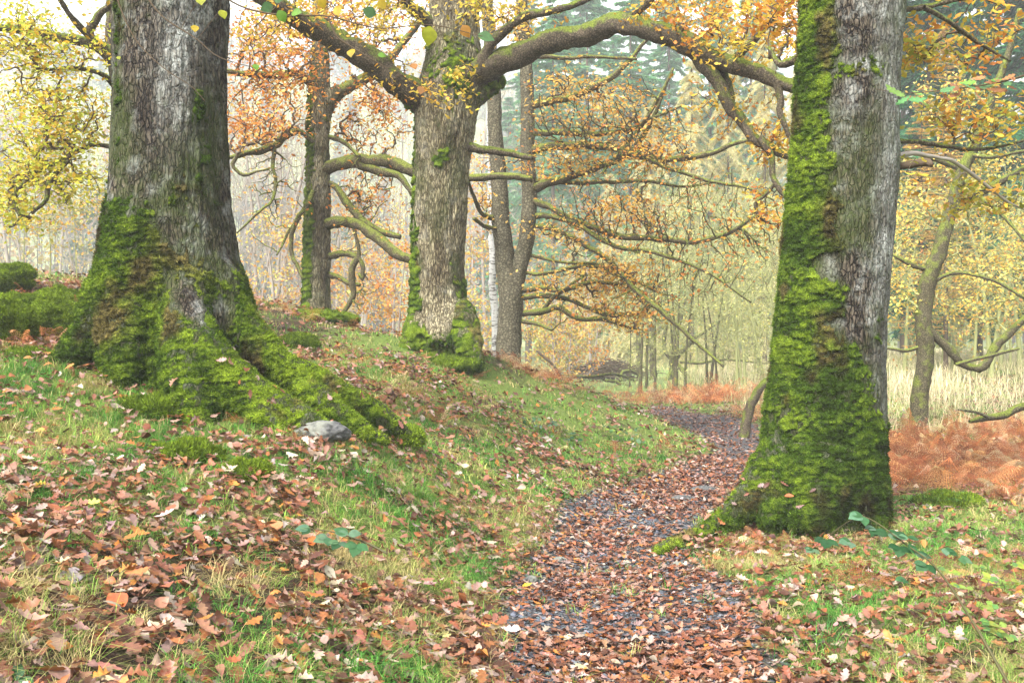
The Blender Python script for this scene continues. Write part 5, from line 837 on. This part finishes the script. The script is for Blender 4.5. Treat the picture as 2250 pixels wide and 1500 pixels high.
    # twigs hanging into the top of the picture, close to the camera
    def hang(lb, twigs, leaves):
        T = Tree('overhanging_twig', lb, 'twig', P(*twigs[0][0]))
        for tw in twigs: c = cr(np.array([P(*p) for p in tw]), 40); V, q = tubes(c[None], np.linspace(.0035, .0012, 40)[None], 5); mesh('stem', V, [q], M['twig'], T.e); T.nodes += list(c)
        nd = np.array(T.nodes)
        for (px, py, d, s, ang, cl) in leaves:
            o = P(px, py-s/d*F*.45, d); j = np.argmin(np.linalg.norm(nd-o, axis=1)); V, q = tubes(cr(np.array([nd[j], (nd[j]+o)/2, o]), 5)[None], np.full((1, 5), .001), 3); sk = (V, q)
            A = Acc(); a = math.radians(ang); place(HAZEL[0], HAZEL[1], o[None], basis(np.array([[math.sin(px)*.5, -1, .2+.5*math.cos(px)]]), np.array([[math.cos(a), 0, math.sin(a)]])), np.array([s*.88]), pal(cl, k=.45), A, curl=np.array([-.25]), wid=np.array([1.05])); lo = A.build('leaf', M['leaf'], T.e); mesh('leaf_stalk', sk[0], [sk[1]], M['twig'], lo)
    LI_ = (206, 214, 60); TE = (112, 158, 100); YE = (236, 206, 60); GR = (140, 196, 70)
    hang('thin overhanging twig with lime, teal and yellow leaves in front of the stout oak', [[(430, -60, 3.4), (520, 10, 3.4), (620, 34, 3.4), (720, 36, 3.4), (830, 62, 3.4), (945, 55, 3.4), (1060, 80, 3.4)], [(720, 36, 3.4), (740, 80, 3.4), (775, 105, 3.4), (850, 150, 3.4)]],
         [(600, 28, 3.4, .055, 200, TE), (612, 38, 3.3, .05, 300, GR), (640, 42, 3.4, .05, -20, GR), (620, 16, 3.5, .05, 150, TE), (740, 28, 3.4, .05, -70, YE), (826, 48, 3.4, .055, 160, TE), (772, 120, 3.4, .045, -80, YE), (945, 80, 3.3, .075, -95, LI_), (1015, 72, 3.4, .055, -60, (232, 170, 80)), (1050, 96, 3.4, .07, -10, TE), (830, 130, 3.5, .035, 0, GR), (850, 22, 3.5, .05, 200, YE), (700, 8, 3.5, .05, -60, YE), (905, 150, 3.5, .04, -70, (226, 160, 90)), (925, 200, 3.5, .04, -100, (220, 160, 100))])
    hang('bare thin twig crossing in front of the massive left oak with few lime leaves', [[(240, -80, 3.6), (262, 10, 3.6), (300, 90, 3.6), (360, 150, 3.6), (420, 190, 3.6), (450, 222, 3.6)], [(290, -60, 3.5), (350, 30, 3.5), (430, 85, 3.5), (480, 125, 3.5), (560, 150, 3.5)]],
         [(428, 66, 3.5, .04, -90, YE), (485, 34, 3.5, .045, -70, LI_), (440, 8, 3.5, .05, -80, LI_), (258, 130, 3.6, .022, -60, LI_), (560, 150, 3.5, .035, -80, GR)])
    rg2 = np.random.default_rng(59)
    T = Tree('overhanging_oak_sprig', 'sprig of green and russet oak leaves hanging right of the right oak', 'twig', P(2300, 150, 5.2)); c = cr(np.array([P(2300, 150, 5.2), P(2200, 180, 5.2), P(2090, 196, 5.2), P(1990, 205, 5.2), P(1925, 196, 5.2)]), 40); V, q = tubes(c[None], np.linspace(.005, .0015, 40)[None], 5); mesh('stem', V, [q], M['twig'], T.e)
    for k in range(24):
        j = int(rg2.integers(6, 40)); o = c[j]+rg2.normal(0, .03, 3); A = Acc(); a = rg2.uniform(-2.6, .2); place(OAK[0], OAK[1], o[None], basis(np.array([[rg2.normal(0, .4), -.8, .8]]), np.array([[math.cos(a), 0, math.sin(a)*.5]])), np.array([rg2.uniform(.07, .12)]), leafcol(pal((130, 170, 80), (186, 130, 84), (160, 110, 70), (110, 160, 100), k=.75), 1, rg2, .1), A, curl=np.array([.2])); A.build('leaf', M['leaf'], T.e)
M['stem'] = mat('bramble_stem', lambda nt: outp(nt, prin(nt, s2l((96, 92, 52))*.5, .6)))
# ---------------------------------------------------------------- light, air, camera
def env():
    el, az = math.radians(48), math.radians(215)   # azimuth clockwise from +Y
    w = bpy.data.worlds.new('World'); SC.world = w; w.use_nodes = True; nt = w.node_tree; bg = nt.nodes['Background']; sk = nt.nodes.new('ShaderNodeTexSky'); sk.sky_type = 'NISHITA'; sk.sun_disc = False; sk.sun_elevation = el; sk.sun_rotation = az; sk.dust_density = 4; sk.air_density = 1; sk.ozone_density = .6
    hs = nt.nodes.new('ShaderNodeHueSaturation'); hs.inputs['Saturation'].default_value = .22; nt.links.new(sk.outputs[0], hs.inputs['Color']); nt.links.new(hs.outputs[0], bg.inputs[0]); bg.inputs[1].default_value = .115
    L = bpy.data.lights.new('sun', 'SUN'); L.energy = 1.5; L.angle = math.radians(14); L.color = (1, .95, .87); o = bpy.data.objects.new('sun', L); COL.objects.link(o)
    d = Vector((math.sin(az)*math.cos(el), math.cos(az)*math.cos(el), math.sin(el))); o.rotation_euler = (-d).to_track_quat('-Z', 'Y').to_euler()
    # haze
    x0, x1, y0, y1, z0, z1 = -520, 520, -30, 530, -8, 120
    V = np.array([[x, y, z] for z in (z0, z1) for y in (y0, y1) for x in (x0, x1)], float); q = np.array([[0, 2, 3, 1], [4, 5, 7, 6], [0, 1, 5, 4], [2, 6, 7, 3], [0, 4, 6, 2], [1, 3, 7, 5]])
    m = bpy.data.materials.new('haze'); m.use_nodes = True; n = m.node_tree; n.nodes.clear(); v = n.nodes.new('ShaderNodeVolumePrincipled'); v.inputs['Color'].default_value = (.93, .95, 1, 1); v.inputs['Density'].default_value = HAZE; v.inputs['Anisotropy'].default_value = .0; oo = n.nodes.new('ShaderNodeOutputMaterial'); n.links.new(v.outputs[0], oo.inputs['Volume'])
    h = mesh('haze', V, [q], m, None, None, False); tag(h, 'pale autumn mist filling the wood', None, None, 'stuff')
    cam = bpy.data.cameras.new('camera'); cam.lens = 36*F/2250; cam.sensor_width = 36; cam.clip_end = 3000; cam.clip_start = .05; cam.shift_y = (HY-750)/2250; c = bpy.data.objects.new('camera', cam); c.location = (0, 0, CZ); c.rotation_euler = (math.pi/2, 0, 0); COL.objects.link(c); SC.camera = c
    SC.view_settings.view_transform = 'Standard'; SC.view_settings.look = 'None'; SC.view_settings.exposure = EXPO; SC.view_settings.gamma = 1; SC.view_settings.use_curve_mapping = False
    cy = SC.cycles; cy.max_bounces = 6; cy.diffuse_bounces = 3; cy.glossy_bounces = 2; cy.transmission_bounces = 3; cy.volume_bounces = 1; cy.transparent_max_bounces = 8; cy.use_denoising = True
    try: cy.denoiser = 'OPENIMAGEDENOISE'; cy.denoising_input_passes = 'RGB_ALBEDO_NORMAL'
    except Exception: pass
    cy.use_adaptive_sampling = True; cy.adaptive_threshold = .015; cy.sample_clamp_indirect = 8; cy.caustics_reflective = False; cy.caustics_refractive = False
    SC.render.use_persistent_data = False
HAZE = .0019; EXPO = 2.25
import time as _t
for fn in (env, ground, gravel, grass, meadow, bracken_bed, left_oak, right_oak, centre_oak, second_oak, litter, twin_tree, slender_tree, yellow_tree, background, brown_hill_wood, props):
    t0 = _t.time(); fn(); print('STEP', fn.__name__, round(_t.time()-t0, 1), flush=True)
